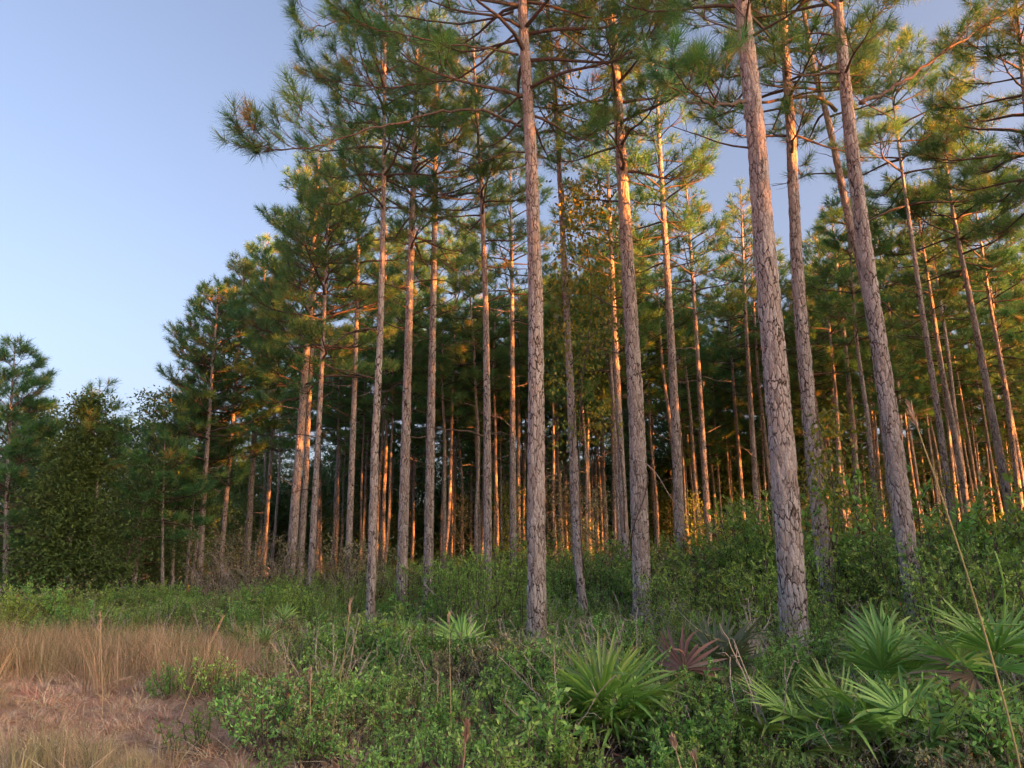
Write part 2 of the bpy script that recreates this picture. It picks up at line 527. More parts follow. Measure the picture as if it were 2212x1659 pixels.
class Pine:
    """one pine: trunk axis, then trunk / branches / needles as meshes in the tree's own frame (base at 0)"""
    def __init__(self, seed, H, r0, xs=None, zs=None, ly=0.0, crown_base=8.8, crown_w=2.3, dense=1.0):
        self.rng = np.random.default_rng(seed)
        rng = self.rng
        self.H, self.r0, self.cb, self.cw, self.dense = H, r0, crown_base, crown_w, dense
        self.zz = np.linspace(0, H, 120)
        if xs is None:
            a, b = rng.random(2) * 6.28
            amp = .05 + .06 * rng.random()
            self.ax = amp * (np.sin(self.zz * .45 + a) - math.sin(a)) + .03 * (np.sin(self.zz * 1.1 + b) - math.sin(b))
        else:
            x = np.interp(self.zz, zs, xs)
            ker = np.ones(9) / 9
            xp = np.concatenate([2 * x[0] - x[4:0:-1], x, 2 * x[-1] - x[-2:-6:-1]])
            self.ax = np.convolve(xp, ker, 'valid')
        c = rng.random() * 6.28
        self.ay = ly * self.zz + .06 * (np.sin(self.zz * .4 + c) - math.sin(c))
        self.tubes = Geo()
        self.deads, self.stubs = [], []
        self.tp, self.td = [], []

    def axis(self, z):
        return np.stack([np.interp(z, self.zz, self.ax), np.interp(z, self.zz, self.ay), np.asarray(z, float)], -1)

    def rad(self, z):
        z = np.asarray(z, float)
        return np.maximum(self.r0 * np.clip(1 - z / self.H, 0, 1) ** .52, .012) + self.r0 * .42 * np.exp(-z / .34)

    def trunk_mesh(self, near):
        rng = self.rng
        if near:
            zs = np.concatenate([np.arange(0, 12.5, .026), np.arange(12.5, self.H, .35), [self.H]])
            ns = int(max(40, 2 * math.pi * self.r0 / .016))
        else:
            zs = np.concatenate([np.arange(0, self.H, .5), [self.H]])
            ns = 10
        th = np.arange(ns) * 2 * math.pi / ns
        c = self.axis(zs)
        Rr = self.rad(zs)[:, None] * (1 + .035 * np.sin(th * 2 + zs[:, None] * .5) + .025 * np.sin(th * 3 - zs[:, None] * .9))
        Z, TH = np.meshgrid(zs, th, indexing='ij')
        crack = np.ones(Z.shape)
        cell = np.full(Z.shape, .5)
        if near:
            rel, crack, cell = bark_relief(rng, TH, Z, self.r0)
            Rr = Rr + rel * (.5 + .5 * self.rad(zs)[:, None] / self.r0)
            for zk in np.arange(1.5, 12, 1.1) + rng.normal(0, .3, 10)[:len(np.arange(1.5, 12, 1.1))]:   # old branch knots
                tk = rng.random() * 6.28
                dth = np.angle(np.exp(1j * (TH - tk))) * self.r0
                e = np.exp(-((dth / .035) ** 2 + ((Z - zk) / .04) ** 2))
                Rr = Rr + e * .02
                crack = crack * (1 - .85 * e)
        v = np.stack([c[:, None, 0] + Rr * np.cos(TH), c[:, None, 1] + Rr * np.sin(TH), Z], -1)
        nz = len(zs)
        i = np.arange(nz - 1)[:, None] * ns
        kk = np.arange(ns)[None]
        k2 = (kk + 1) % ns
        quads = np.stack([i + kk, i + k2, i + ns + k2, i + ns + kk], -1).reshape(-1, 4)
        g = Geo()
        g.add(v.reshape(-1, 3), None, quads, cell.reshape(-1))
        for gd in self.stubs:
            g.join(gd)
        me = g.mesh('trunk', M_BARK if near else M_BARK_FAR, True)
        if near:
            a = me.attributes.new('crack', 'FLOAT', 'POINT')
            full = np.ones(len(me.vertices), np.float32)
            full[:crack.size] = crack.ravel()
            a.data.foreach_set('value', full)
        return me

    def grow(self, P0, az, L, e0, r, tubes=None, leafy=1.0, droop=.25, up=.75, first=.38):
        """one branch: sags a little, then its end turns up; twigs with a needle tuft at each end"""
        rng = self.rng
        tubes = tubes or self.tubes
        m = 7
        t = np.linspace(0, 1, m)
        el = e0 - droop * np.sin(math.pi * np.clip(t * 1.3, 0, 1)) + up * t ** 2.2
        a = az + np.cumsum(rng.normal(0, .12, m))
        step = L / (m - 1)
        d = np.stack([np.cos(a) * np.cos(el), np.sin(a) * np.cos(el), np.sin(el)], -1)
        pts = np.concatenate([[P0], P0 + np.cumsum(d[:-1] * step, 0)])
        tubes.tube(pts, r * (1 - .8 * t), 4)
        self.twigs(pts, a, L, r, tubes, leafy, first)
        return pts

    def twigs(self, pts, a, L, r, tubes, leafy=1.0, first=.38, k=None):
        rng = self.rng
        m = len(pts)
        if leafy <= 0:
            return
        self.tp.append(pts[-1]); self.td.append(unit(pts[-1] - pts[-2]))
        k = k or max(2, int(L * 3.9 * leafy * self.dense))
        for j in range(k):
            tt = first + (.97 - first) * (j + rng.random()) / k
            x = tt * (m - 1)
            i0 = min(int(x), m - 2)
            p = pts[i0] + (pts[i0 + 1] - pts[i0]) * (x - i0)
            sgn = 1 if j % 2 else -1
            az2 = a[i0] + sgn * (.45 + .7 * rng.random())
            l2 = (.25 + .32 * L * (1.15 - tt)) * (.7 + .5 * rng.random())
            e = .05 + .35 * rng.random() + np.array([0, .25, .55]) * (.6 + rng.random())
            dd = np.stack([np.cos(az2) * np.cos(e), np.sin(az2) * np.cos(e), np.sin(e)], -1)
            q = np.concatenate([[p], p + np.cumsum(dd * l2 / 3, 0)])
            tubes.tube(q, np.array([.010, .008, .007, .005]) * (.7 + r * 12), 3, cap=False)
            self.tp.append(q[-1]); self.td.append(unit(q[-1] - q[-2]))
            if l2 > .38:
                for s2 in (-1, 1):
                    if rng.random() < .8:
                        az3 = az2 + s2 * (.5 + .4 * rng.random())
                        l3 = l2 * (.35 + .3 * rng.random())
                        e3 = .35 + .5 * rng.random()
                        d3 = np.array([math.cos(az3) * math.cos(e3), math.sin(az3) * math.cos(e3), math.sin(e3)])
                        b3 = q[1 + (s2 > 0)]
                        tubes.tube([b3, b3 + d3 * l3 * .5, b3 + d3 * l3 + np.array([0, 0, .04])], [.008, .006, .005], 3, cap=False)
                        self.tp.append(b3 + d3 * l3 + np.array([0, 0, .04])); self.td.append(unit(d3 + np.array([0, 0, .4])))

    def crown(self, whorl=.62):
        rng = self.rng
        z = self.cb
        while z < self.H - .35:
            f = (z - self.cb) / (self.H - self.cb)
            prof = (.72 + .55 * f if f < .3 else 1.02 * (1 - f) ** .62 / (.7 ** .62) * .86 + .02)
            nb = rng.integers(3, 6)
            a0 = rng.random() * 6.28
            for j in range(nb):
                if f < .12 and rng.random() < .4:
                    continue
                az = a0 + j * 6.283 / nb + rng.normal(0, .25)
                L = max(.35, self.cw * prof * (.65 + .55 * rng.random()))
                zb = z + rng.normal(0, .1)
                c = self.axis(zb)
                self.grow(c, az, L, .05 + .75 * f + rng.normal(0, .12), .014 + .013 * L * (1 - f * .4), droop=.3 * (1 - f))
            z += whorl * (.75 + .5 * rng.random()) * (1 - .35 * f)
        top = self.axis(self.H - .02)
        self.tp.append(top); self.td.append(np.array([0, 0, 1.]))

    def dead_branches(self, z0, z1, count):
        rng = self.rng
        for _ in range(count):
            z = z0 + (z1 - z0) * rng.random() ** .7
            az = rng.random() * 6.28
            L = .15 + (1.5 * rng.random() ** 2.5)
            c = self.axis(z) + np.array([math.cos(az), math.sin(az), 0]) * self.rad(z) * .8
            m = 6
            el = np.cumsum(rng.normal(-.02, .22, m)) + .15
            aa = az + np.cumsum(rng.normal(0, .22, m))
            d = np.stack([np.cos(aa) * np.cos(el), np.sin(aa) * np.cos(el), np.sin(el)], -1)
            pts = np.concatenate([[c], c + np.cumsum(d[:-1] * L / (m - 1), 0)])
            gd = Geo()
            self.deads.append(gd)
            gd.tube(pts, (.007 + .009 * L) * np.linspace(1, .35, m), 4)
            if L > .6:
                for i0 in (2, 3, 4):
                    q = pts[i0] + np.cumsum(unit(d[i0] + rng.normal(0, .7, (3, 3))) * L * .12, 0)
                    gd.tube(np.concatenate([[pts[i0]], q]), [.006, .005, .004, .003], 3, cap=False)

    def needle_mesh(self, n_each, width, length=.29):
        g = Geo()
        g.needles(self.rng, np.array(self.tp), np.array(self.td), n_each, length, width)
        return g.mesh('crown', M_NEEDLE)

    def assemble(self, root, near, n_each=60, width=.006, single_dead=True):
        if not single_dead:
            self.stubs, self.deads = self.deads, []
        self.trunk = self.trunk_mesh(near)
        o = [obj('trunk', self.trunk, root)]
        if self.tubes.n:
            o.append(obj('branches', self.tubes.mesh('branches', M_TWIG), root))
        for gd in self.deads:
            obj('dead_branch', gd.mesh('dead_branch', M_TWIG), root)
        if self.tp:
            o.append(obj('crown', self.needle_mesh(n_each, width), root))
        return o


def pinned_pine(seed, label, depth, dia, path, H=17.5, near=False, cb=9.0, cw=2.2, dense=1.0, ndead=9, limbs=(), group='pines along the edge of the stand', n_each=60):
    """a pine whose trunk follows points of the view at its distance"""
    W = [at(px, py, depth) for px, py in path]
    W.sort(key=lambda p: p.z)
    z = np.array([p.z for p in W]); x = np.array([p.x for p in W])
    sl0 = (x[1] - x[0]) / (z[1] - z[0])
    sl1 = (x[-1] - x[-2]) / (z[-1] - z[-2])
    if z[0] > 0:
        x = np.concatenate([[x[0] - sl0 * z[0]], x]); z = np.concatenate([[0.], z])
    if z[-1] < H:
        x = np.append(x, x[-1] + sl1 * .6 * (H - z[-1])); z = np.append(z, H)
    bx = float(np.interp(0, z, x))
    root = thing('pine_tree', label, 'pine tree', (bx, depth, float(ground_z(bx, depth)) - .05), group)
    p = Pine(seed, H, dia / 2, x - bx, z + .05, 0.0, cb, cw, dense)
    p.crown()
    p.dead_branches(max(3.5, cb - 5), cb + .5, ndead)
    parts = p.assemble(root, near, n_each if depth < 22 else 38, .0085 if depth < 22 else .014, depth < 23)
    for (lp, r, leafy, first, k) in limbs:                 # big single limbs, each a part of its own
        pts = np.array([at(a, b, depth + dd) for a, b, dd in lp]) - np.array(root.location)
        s = np.linspace(0, len(pts) - 1, 4 * len(pts))
        i0 = np.minimum(s.astype(int), len(pts) - 2)
        f = (s - i0)[:, None]
        fine = pts[i0] * (1 - f) + pts[i0 + 1] * f
        ker = np.ones(5) / 5
        sm_ = np.stack([np.convolve(np.pad(fine[:, c], 2, 'edge'), ker, 'valid') for c in range(3)], -1)
        sm_[2:-1] += np.cumsum(p.rng.normal(0, .016, (len(sm_) - 3, 3)), 0) * np.array([.5, .5, 1])
        sm_[2:-1] += p.rng.normal(0, .012, (len(sm_) - 3, 3))
        p.tp, p.td = [], []
        gg = Geo()
        gg.tube(sm_, np.linspace(r, max(r * .16, .006), len(sm_)), 7)
        if leafy > 0:
            dirs = np.gradient(sm_, axis=0)
            aa = np.arctan2(dirs[:, 1], dirs[:, 0])
            p.twigs(sm_, aa, float(np.linalg.norm(np.diff(sm_, axis=0), axis=1).sum()), r * .4, gg, leafy, first, k)
        lo = obj('limb', gg.mesh('limb', M_TWIG), root)
        if p.tp:
            obj('needles', p.needle_mesh(85, .0075, .32), lo)
    return root, p


EDGE = []   # (view column, short name) of the trunks used to tell others apart
def main_pines():
    P = pinned_pine
    A = []
    # nearest, thick trunks
    A.append(P(11, 'thick grey pine with a long limb reaching left over the clearing', 12.8, .31,
      [(1159, 1400), (1160, 1250), (1158, 950), (1157, 650), (1148, 350), (1127, 0)], H=18.5, near=True, cb=9.6, cw=3.0, dense=.8, ndead=8,
      limbs=[([(1132, 275, 0), (1090, 262, -.1), (1040, 242, -.3), (960, 248, -.5), (880, 268, -.7), (800, 295, -.9), (720, 315, -1.0), (660, 328, -1.1), (610, 327, -1.1), (570, 318, -1.1), (545, 305, -1.1)], .029, 1.0, .52, 19),
             ([(1128, 120, 0), (1050, 105, -.6), (960, 100, -1.0), (880, 75, -1.3), (800, 55, -1.5), (740, 20, -1.6)], .024, 1.0, .35, 18),
             ([(1128, 60, 0), (1000, 170, .8), (900, 180, 1.0), (800, 190, 1.0), (720, 170, 1.0), (680, 150, 1.0)], .024, 1.0, .35, 18),
             ([(1126, 20, 0), (1000, 60, .3), (900, 40, .5), (790, 30, .5), (690, 60, .6), (655, 70, .6)], .024, 1.0, .4, 16)]))
    A.append(P(12, 'tall thick straight pine with a thin vine coiled round its foot', 15.4, .36,
      [(1388, 1330), (1386, 1250), (1376, 950), (1359, 650), (1338, 300), (1319, 0)], H=18.5, near=True, cb=9.7, cw=2.6, dense=.8))
    A.append(P(13, 'thickest pale barked pine standing nearest to the camera', 10.4, .365,
      [(1718, 1420), (1713, 1250), (1688, 900), (1662, 600), (1640, 300), (1604, 0)], H=19, near=True, cb=8.7, cw=2.3, dense=.75, ndead=3,
      limbs=[([(1612, 215, 0), (1570, 235, -.6), (1520, 225, -1.0), (1480, 190, -1.3), (1450, 130, -1.5)], .03, 1.0, .3, 9)]))
    A.append(P(14, 'pine with a sunlit right side just behind the thickest pale trunk', 13.8, .29,
      [(1786, 1250), (1778, 1180), (1752, 900), (1728, 600), (1712, 300), (1689, 0)], H=18, near=True, cb=9.4, cw=2.4, dense=.8, ndead=5))
    A.append(P(15, 'grey leaning pine rising from the palmettos on the right', 11.6, .285,
      [(1990, 1380), (1974, 1300), (1930, 950), (1885, 620), (1845, 300), (1814, 0)], H=18, near=True, cb=9.6, cw=2.3, dense=.7, ndead=4,
      limbs=[([(1852, 225, 0), (1900, 205, .2), (1950, 180, .4), (2000, 145, .6), (2060, 95, .8), (2120, 60, 1.0), (2200, 10, 1.2)], .04, .35, .45, 7)]))
    A.append(P(16, 'crooked slender pine bending across the upper half of the leaning grey pine', 14.8, .22,
      [(1955, 1300), (1925, 1050), (1900, 800), (1868, 600), (1830, 440), (1795, 260), (1755, 120), (1735, 0)], H=17, near=True, cb=10.9, cw=2.0, dense=.8, ndead=4,
      limbs=[([(1812, 245, 0), (1770, 205, -.3), (1700, 210, -.8), (1620, 228, -1.2), (1560, 220, -1.5), (1530, 170, -1.6), (1500, 130, -1.7)], .045, 1.0, .4, 10)]))
    A.append(P(17, 'slender grey pine left of the coiled-vine pine, draped in leafy vine', 16.2, .19,
      [(1262, 1330), (1252, 1250), (1238, 950), (1224, 650), (1205, 300), (1183, 0)], H=16.5, near=True, cb=10.2, cw=2.0, ndead=12))
    # second row
    A.append(P(18, 'slim pine with dark foot, first of the tall trunks right of the clearing', 16.2, .185,
      [(800, 1360), (803, 1250), (812, 950), (824, 700), (830, 400), (830, 250)], H=15.5, near=True, cb=9.4, cw=2.3, dense=.8, ndead=10))
    A.append(P(19, 'grey pine with deeply furrowed dark foot beside the scrub oak', 19.5, .27,
      [(866, 1330), (872, 1150), (880, 850), (887, 600), (895, 300), (903, 50)], H=17.5, near=True, cb=9.8, cw=2.6, dense=.8, ndead=12))
    A.append(P(20, 'pine with a bright orange band of sun at head height, centre left', 21.5, .27,
      [(922, 1310), (926, 1200), (932, 900), (937, 650), (942, 300), (946, 30)], H=18, near=True, cb=10.5, cw=2.5, dense=.8, ndead=12,
      limbs=[([(930, 940, 0), (900, 948, -.3), (870, 945, -.5), (845, 930, -.8)], .025, 0, .4, 1)]))
    A.append(P(21, 'pine with a bare dead limb crossing it, left of the thick grey pine', 19.0, .215,
      [(1052, 1330), (1054, 1180), (1052, 900), (1049, 650), (1040, 400), (1025, 150)], H=16.5, near=False, cb=10.0, cw=2.1, dense=.9, ndead=14,
      limbs=[([(1052, 942, 0), (1010, 938, -.4), (960, 935, -.8), (920, 930, -1.0)], .028, 0, .4, 1), ([(1052, 940, 0), (1080, 928, .3), (1105, 935, .5), (1120, 950, .6)], .022, 0, .4, 1)]))
    A.append(P(22, 'sunlit straight pine immediately left of the thick grey pine', 27, .25,
      [(1109, 1270), (1108, 1100), (1107, 850), (1106, 600), (1103, 400)], H=17, cb=10.0, cw=2.2, dense=1.0, ndead=14))
    A.append(P(23, 'pine half hidden close behind the coiled-vine pine', 24.5, .27,
      [(1353, 1230), (1340, 950), (1326, 650), (1305, 200)], H=17.5, cb=10.2, cw=2.2, dense=.9, ndead=12))
    A.append(P(24, 'straight pine with an orange edge, first right of the coiled-vine pine', 22.5, .31,
      [(1470, 1210), (1459, 950), (1444, 650), (1424, 300), (1408, 0)], H=18, near=True, cb=10.8, cw=2.2, dense=.8, ndead=12))
    A.append(P(25, 'slim pine brightly sunlit from knee to crown, second right of the coiled-vine pine', 28, .26,
      [(1533, 1190), (1517, 950), (1498, 650), (1484, 420)], H=16.5, cb=10.4, cw=2.0, dense=.8, ndead=12))
    A.append(P(26, 'slender dark pine, third right of the coiled-vine pine', 37, .24,
      [(1610, 1190), (1590, 900), (1572, 650)], H=16.5, cb=10.0, cw=2.0, ndead=10))
    A.append(P(27, 'sunlit pine close on the left of the thickest pale trunk', 30, .26,
      [(1640, 1190), (1625, 900), (1610, 650), (1600, 420)], H=17, cb=10.0, cw=2.0, dense=.9, ndead=12))
    A.append(P(28, 'dark slim pine partly behind the left edge of the thickest pale trunk', 33, .21,
      [(1681, 1190), (1655, 950), (1637, 800), (1625, 600)], H=16, cb=10.0, cw=2.0, ndead=10))
    A.append(P(29, 'slim bowed pine lit at mid height between the two vine-hung trunks at right', 30, .27,
      [(1859, 1190), (1845, 950), (1819, 700), (1795, 450)], H=16, cb=9.8, cw=2.0, ndead=10))
    A.append(P(30, 'thin straight pine midway between the sunlit pine and the leaning grey pine', 34, .22,
      [(1838, 1194), (1805, 920), (1772, 658)], H=15.5, cb=9.8, cw=1.9, ndead=10))
    A.append(P(31, 'thin dark pine seen just left of the leaning grey pine', 36, .22,
      [(1916, 1190), (1890, 950), (1871, 780), (1855, 600)], H=16, cb=10, cw=2.0, ndead=8))
    A.append(P(32, 'slim leaning pine with open whorled crown, right of the leaning grey pine', 21.5, .20,
      [(2064, 1160), (2025, 900), (1985, 658), (1950, 400), (1925, 180), (1908, 20)], H=17.4, near=True, cb=11.8, cw=2.8, dense=1.35, ndead=14))
    A.append(P(33, 'stout pine with round dense crown near the right edge', 22.5, .27,
      [(2187, 1150), (2140, 900), (2098, 660), (2060, 460), (2045, 350)], H=15.0, cb=10.2, cw=2.4, dense=1.9, ndead=8))
    A.append(P(34, 'pine with sunlit flank leaning at the far right edge', 25, .20,
      [(2215, 1150), (2175, 850), (2135, 650), (2110, 480)], H=14.5, cb=10.2, cw=2.0, dense=1.2, ndead=8))
    A.append(P(35, 'grey pine standing in deep shade right of the open-crowned leaning pine', 26, .25,
      [(2098, 1165), (2060, 950), (2030, 798), (2010, 650)], H=15, cb=10, cw=2.0, ndead=8))
    A.append(P(36, 'very thin pine in deep shade left of the stout round-crowned pine', 36, .17,
      [(2122, 1150), (2095, 980), (2066, 817)], H=14.5, cb=9.5, cw=1.8, ndead=6))
    # left group above the scrub
    A.append(P(37, 'slim pine sunlit low down, third trunk from the clearing', 24, .22,
      [(750, 1310), (756, 1100), (764, 850), (770, 650), (777, 420)], H=16.5, cb=9.6, cw=2.4, dense=.95, ndead=14))
    A.append(P(38, 'slim pine with branches forking low, second trunk from the clearing', 22.5, .20,
      [(670, 1300), (680, 1100), (692, 880), (698, 740), (703, 600)], H=13.8, cb=7.0, cw=2.8, dense=1.03, ndead=8))
    A.append(P(39, 'leaning pine with the brightest orange lower trunk, above the scrub', 27, .36,
      [(628, 1270), (636, 1120), (650, 930), (664, 740)], H=17, cb=7.2, cw=3.2, dense=1.10, ndead=8))
    A.append(P(40, 'grey pine close behind the brightest orange trunk', 31, .29,
      [(648, 1240), (658, 1050), (664, 896), (672, 760)], H=17.5, cb=8.0, cw=2.8, dense=0.96, ndead=8))
    A.append(P(41, 'pine with an orange foot rising behind the rounded scrub', 35, .31,
      [(535, 1180), (541, 1050), (554, 860)], H=17.2, cb=7.0, cw=3.2, dense=1.10, ndead=8))
    A.append(P(42, 'grey slim pine behind the scrub between two lit trunks', 39, .25,
      [(571, 1180), (580, 1040), (591, 896)], H=17.4, cb=8.2, cw=2.8, dense=0.96, ndead=8))
    A.append(P(43, 'grey pine on the left flank of the scrub', 32, .22,
      [(472, 1300), (485, 1120), (504, 876)], H=14.8, cb=6.2, cw=3.0, dense=1.10, ndead=8))
    A.append(P(44, 'outermost tall pine of the stand, next to the open sky', 30, .25,
      [(427, 1310), (440, 1080), (453, 904)], H=12.8, cb=5.2, cw=3.0, dense=1.03, ndead=8))
    A.append(P(45, 'thin pale pine with orange light, left of the outermost tall pine', 33, .13,
      [(400, 1300), (408, 1190), (415, 1120)], H=10.2, cb=4.6, cw=2.3, dense=1.5, ndead=4))
    A.append(P(46, 'thin leaning pine stem just left of the outermost tall pine', 32, .13,
      [(409, 1290), (422, 1190), (432, 1110)], H=10.5, cb=5.0, cw=2.2, dense=1.5, ndead=4))
    A.append(P(47, 'pine just outside the right edge whose dark boughs reach into the upper corner', 15.5, .24,
      [(2330, 1250), (2290, 900), (2255, 600), (2230, 300)], H=15.5, cb=9.0, cw=2.7, dense=1.2, ndead=3))
    return A


MAIN = main_pines()
COLS = []
for root, p in MAIN:
    b = root.location
    COLS.append((math.atan2(b.x, b.y), b.y, root['label']))

# prototypes for the many pines deeper in the stand
PROTO, PROTO_OFF = [], []
for s in range(7):
    H = 15.5 + 2.6 * ((s * .37) % 1)
    p = Pine(100 + s, H, .080 + .05 * ((s * .61) % 1), None, None, 0, 9.2 + 1.2 * ((s * .53) % 1), 2.15, 1.15)
    p.crown(.66)
    p.dead_branches(4.5, 9.8, 10)
    p.stubs = p.deads
    PROTO.append((p.trunk_mesh(False), p.tubes.mesh('branches', M_TWIG), p.needle_mesh(34, .0165, .31)))
    if s < 3:
        PROTO_OFF.append((PROTO[-1][0], None, p.needle_mesh(12, .032, .34)))


def stand_pine(i, x, y, rz, tilt, s, label, group):
    root = thing('pine_tree', label, 'pine tree', (x, y, float(ground_z(x, y)) * .5 - .05), group, (tilt[0], tilt[1], rz), s)
    for nm, me in zip(('trunk', 'branches', 'crown'), PROTO_OFF[i % 3] if 'beyond the right edge' in label else PROTO[i]):
        if me is not None:
            obj(nm, me, root)
    return root


rng = np.random.default_rng(5)
KNOWN = ['the thick grey limbed pine', 'the coiled-vine pine', 'the thickest pale trunk', 'the sunlit pine behind the thickest trunk', 'the leaning grey pine', 'the crooked slender pine',
         'the vine-draped slender pine', 'the dark-footed slim pine', 'the furrowed dark-footed pine', 'the orange-banded pine', 'the dead-limb pine', 'the lit pine by the thick grey one',
         'the pine behind the coiled-vine pine', 'the orange-edged pine', 'the slim brightly lit pine', 'the slender dark pine', 'the lit pine left of the thickest trunk', 'the dark slim pine by the thickest trunk',
         'the bowed slim pine', 'the thin straight pine', 'the thin dark pine by the leaning one', 'the open-crowned leaning pine', 'the round-crowned pine', 'the far right edge pine',
         'the shaded grey pine', 'the very thin shaded pine', 'the third trunk from the clearing', 'the low-forking pine', 'the brightest orange trunk', 'the pine behind the brightest orange trunk',
         'the orange-footed pine', 'the grey pine behind the scrub', 'the grey pine beside the scrub', 'the outermost tall pine', 'the thin pale pine', 'the thin leaning stem', 'the right edge boughs']


def beside(x, y, kind='background pine'):
    az = math.atan2(x, y)
    i = min(range(len(COLS)), key=lambda j: abs(COLS[j][0] - az))
    side = 'right' if az > COLS[i][0] else 'left'
    how = 'nearer' if y < 31 else ('deep' if y < 43 else 'farthest')
    return '%s %s close to the %s of %s' % (how, kind, side, KNOWN[i])


ZONES = [(-.285, 'thin pine deep in the stand behind the scrub at its far end'),
         (-.10, 'thin background pine seen between the scrub and the orange-banded pine'),
         (.035, 'thin background pine seen between the orange-banded pine and the thick grey pine'),
         (.165, 'thin background pine seen between the thick grey pine and the coiled-vine pine'),
         (.335, 'thin background pine seen between the coiled-vine pine and the thickest pale trunk'),
         (.465, 'thin background pine seen between the thickest pale trunk and the leaning grey pine'),
         (9, 'thin background pine seen right of the leaning grey pine')]
placed = [(r.location.x, r.location.y) for r, _ in MAIN[:-1]]
n_in = n_off = 0
for gy_ in np.arange(-21, 60, 2.5):
    for gx_ in np.arange(-24, 62, 2.5):
        x = gx_ + rng.normal(0, .7)
        y = gy_ + rng.normal(0, .7)
        keep = rng.random()
        edge_d = (x - 4.6) * .857 + (y - 11.0) * .515           # metres behind the line of edge trees
        az = math.atan2(x, y)
        dist = math.hypot(x, y)
        if edge_d < 3.0 or dist < 9:
            continue
        if min((x - a) ** 2 + (y - b) ** 2 for a, b in placed) < 1.8 ** 2:
            continue
        inside = -.62 < az < .66 and y > 0
        tilt = (rng.normal(0, .018), rng.normal(0, .018))
        args = (int(rng.integers(0, 7)), x, y, rng.random() * 6.28, tilt, float(.86 + .26 * rng.random()))
        if inside:
            if y < 21 or y > 56:
                continue
            if y < 30 and keep < .55:
                continue
            zi = next(zz for zz in ZONES if az < zz[0])
            stand_pine(*args, beside(x, y), 'pines in the depth of the stand')
            n_in += 1
        else:
            along = x * TO_SUN.x + y * TO_SUN.y
            cw_ = x * .469 + y * .883
            if az < 0 or along > 50 or keep < (.55 if cw_ < 14.5 else .70) or y < -20 or cw_ < 4 or (cw_ < 14.5 and along < 20):
                continue
            args = args[:5] + (args[5] * (1.03 if cw_ < 14.5 else .84),)
            stand_pine(*args, 'pine of the neighbouring stand beyond the right edge of the picture', 'pines beyond the right edge of the picture')
            n_off += 1
        placed.append((x, y))
rng2 = np.random.default_rng(8)
for _ in range(400):                                      # slim stems filling the depth of the stand
    px, y = rng2.uniform(480, 2240), rng2.uniform(27, 54)
    x = ground_x(px, y)
    if n_in >= 178 or (x - 4.6) * .857 + (y - 11.0) * .515 < 3 or min((x - a) ** 2 + (y - b) ** 2 for a, b in placed) < 1.35 ** 2:
        continue
    stand_pine(int(rng2.integers(0, 7)), x, y, rng2.random() * 6.28, (rng2.normal(0, .022), rng2.normal(0, .022)), float(.66 + .2 * rng2.random()), beside(x, y), 'pines in the depth of the stand')
    placed.append((x, y))
    n_in += 1
print('stand pines', n_in, 'beyond the frame', n_off)


# ------------------------------------------------------------------ broadleaf trees and evergreens
def leafy_tree(seed, H, r0, cz0, cw, n_limbs, leaves_per, leaf, shape='round', wispy=.45, lean=0.0):
    """trunk, limbs and leaf clumps; returns (trunk mesh geo, branches geo, leaf geo)"""
    rng = np.random.default_rng(seed)
    tr, br, lf = Geo(), Geo(), Geo()
    zz = np.linspace(0, H * .96, 14)
    a = rng.random() * 6
    ax = np.stack([lean * zz + .07 * np.sin(zz * .6 + a) - .07 * math.sin(a), .07 * np.cos(zz * .5 + a) - .07 * math.cos(a), zz], -1)
    tr.tube(ax, np.maximum(r0 * (1 - zz / H) ** .7, .012), 9)
    pos, dr = [], []
    for j in range(n_limbs):
        f = (j + rng.random()) / n_limbs
        z = cz0 + (H * .97 - cz0) * f
        if shape == 'cone':
            L = cw * (1 - f) ** .8 * (.75 + .4 * rng.random()) + .12
            e0 = .25 - .2 * (1 - f)
        else:
            L = cw * (1 - (2 * f - .85) ** 2 * .75) * (.6 + .5 * rng.random())
            L = max(L, .3)
            e0 = .25 + .6 * f
        az = j * 2.4 + rng.normal(0, .4)
        c = np.array([np.interp(z, zz, ax[:, k_]) for k_ in range(3)])
        t = np.linspace(0, 1, 5)
        el = e0 + .25 * t + rng.normal(0, .1)
        aa = az + np.cumsum(rng.normal(0, .15, 5))
        d = np.stack([np.cos(aa) * np.cos(el), np.sin(aa) * np.cos(el), np.sin(el)], -1)
        pts = np.concatenate([[c], c + np.cumsum(d[:-1] * L / 4, 0)])
        br.tube(pts, (.006 + .012 * L) * (1 - .8 * t), 4, cap=False)
        m = max(3, int(3 + L * 3))
        for q_ in range(m):
            tt = .25 + .78 * (q_ + rng.random()) / m
            p = pts[0] + (np.array([np.interp(min(tt, 1), t, pts[:, k_]) for k_ in range(3)]) - pts[0])
            off = rng.normal(0, 1, 3) * np.array([.20, .20, .10]) * (.5 + .5 * L)
            e = p + off
            br.tube([p, (p + e) / 2 + np.array([0, 0, .03]), e], [.006, .005, .003], 3, cap=False)
            pos.append(e)
            dr.append(unit(off + d[-1] * .3))
    pos = np.array(pos); dr = np.array(dr)
    k_ = leaves_per
    P = np.repeat(pos, k_, 0) + np.repeat(rng.uniform(.7, 1.5, len(pos)), k_)[:, None] * rng.normal(0, 1, (len(pos) * k_, 3)) * np.array([wispy, wispy, wispy * .6]) * .42
    D = unit(np.repeat(dr, k_, 0) + rng.normal(0, .9, P.shape) + np.array([0, 0, -.15]))
    nr = unit(rng.normal(0, .55, P.shape) + np.array([0, 0, 1]))
    lf.leaves(P, D, nr, leaf * rng.uniform(.7, 1.3, len(P)), leaf * .5 * rng.uniform(.7, 1.2, len(P)), attr=rng.random(len(P)))
    return tr, br, lf


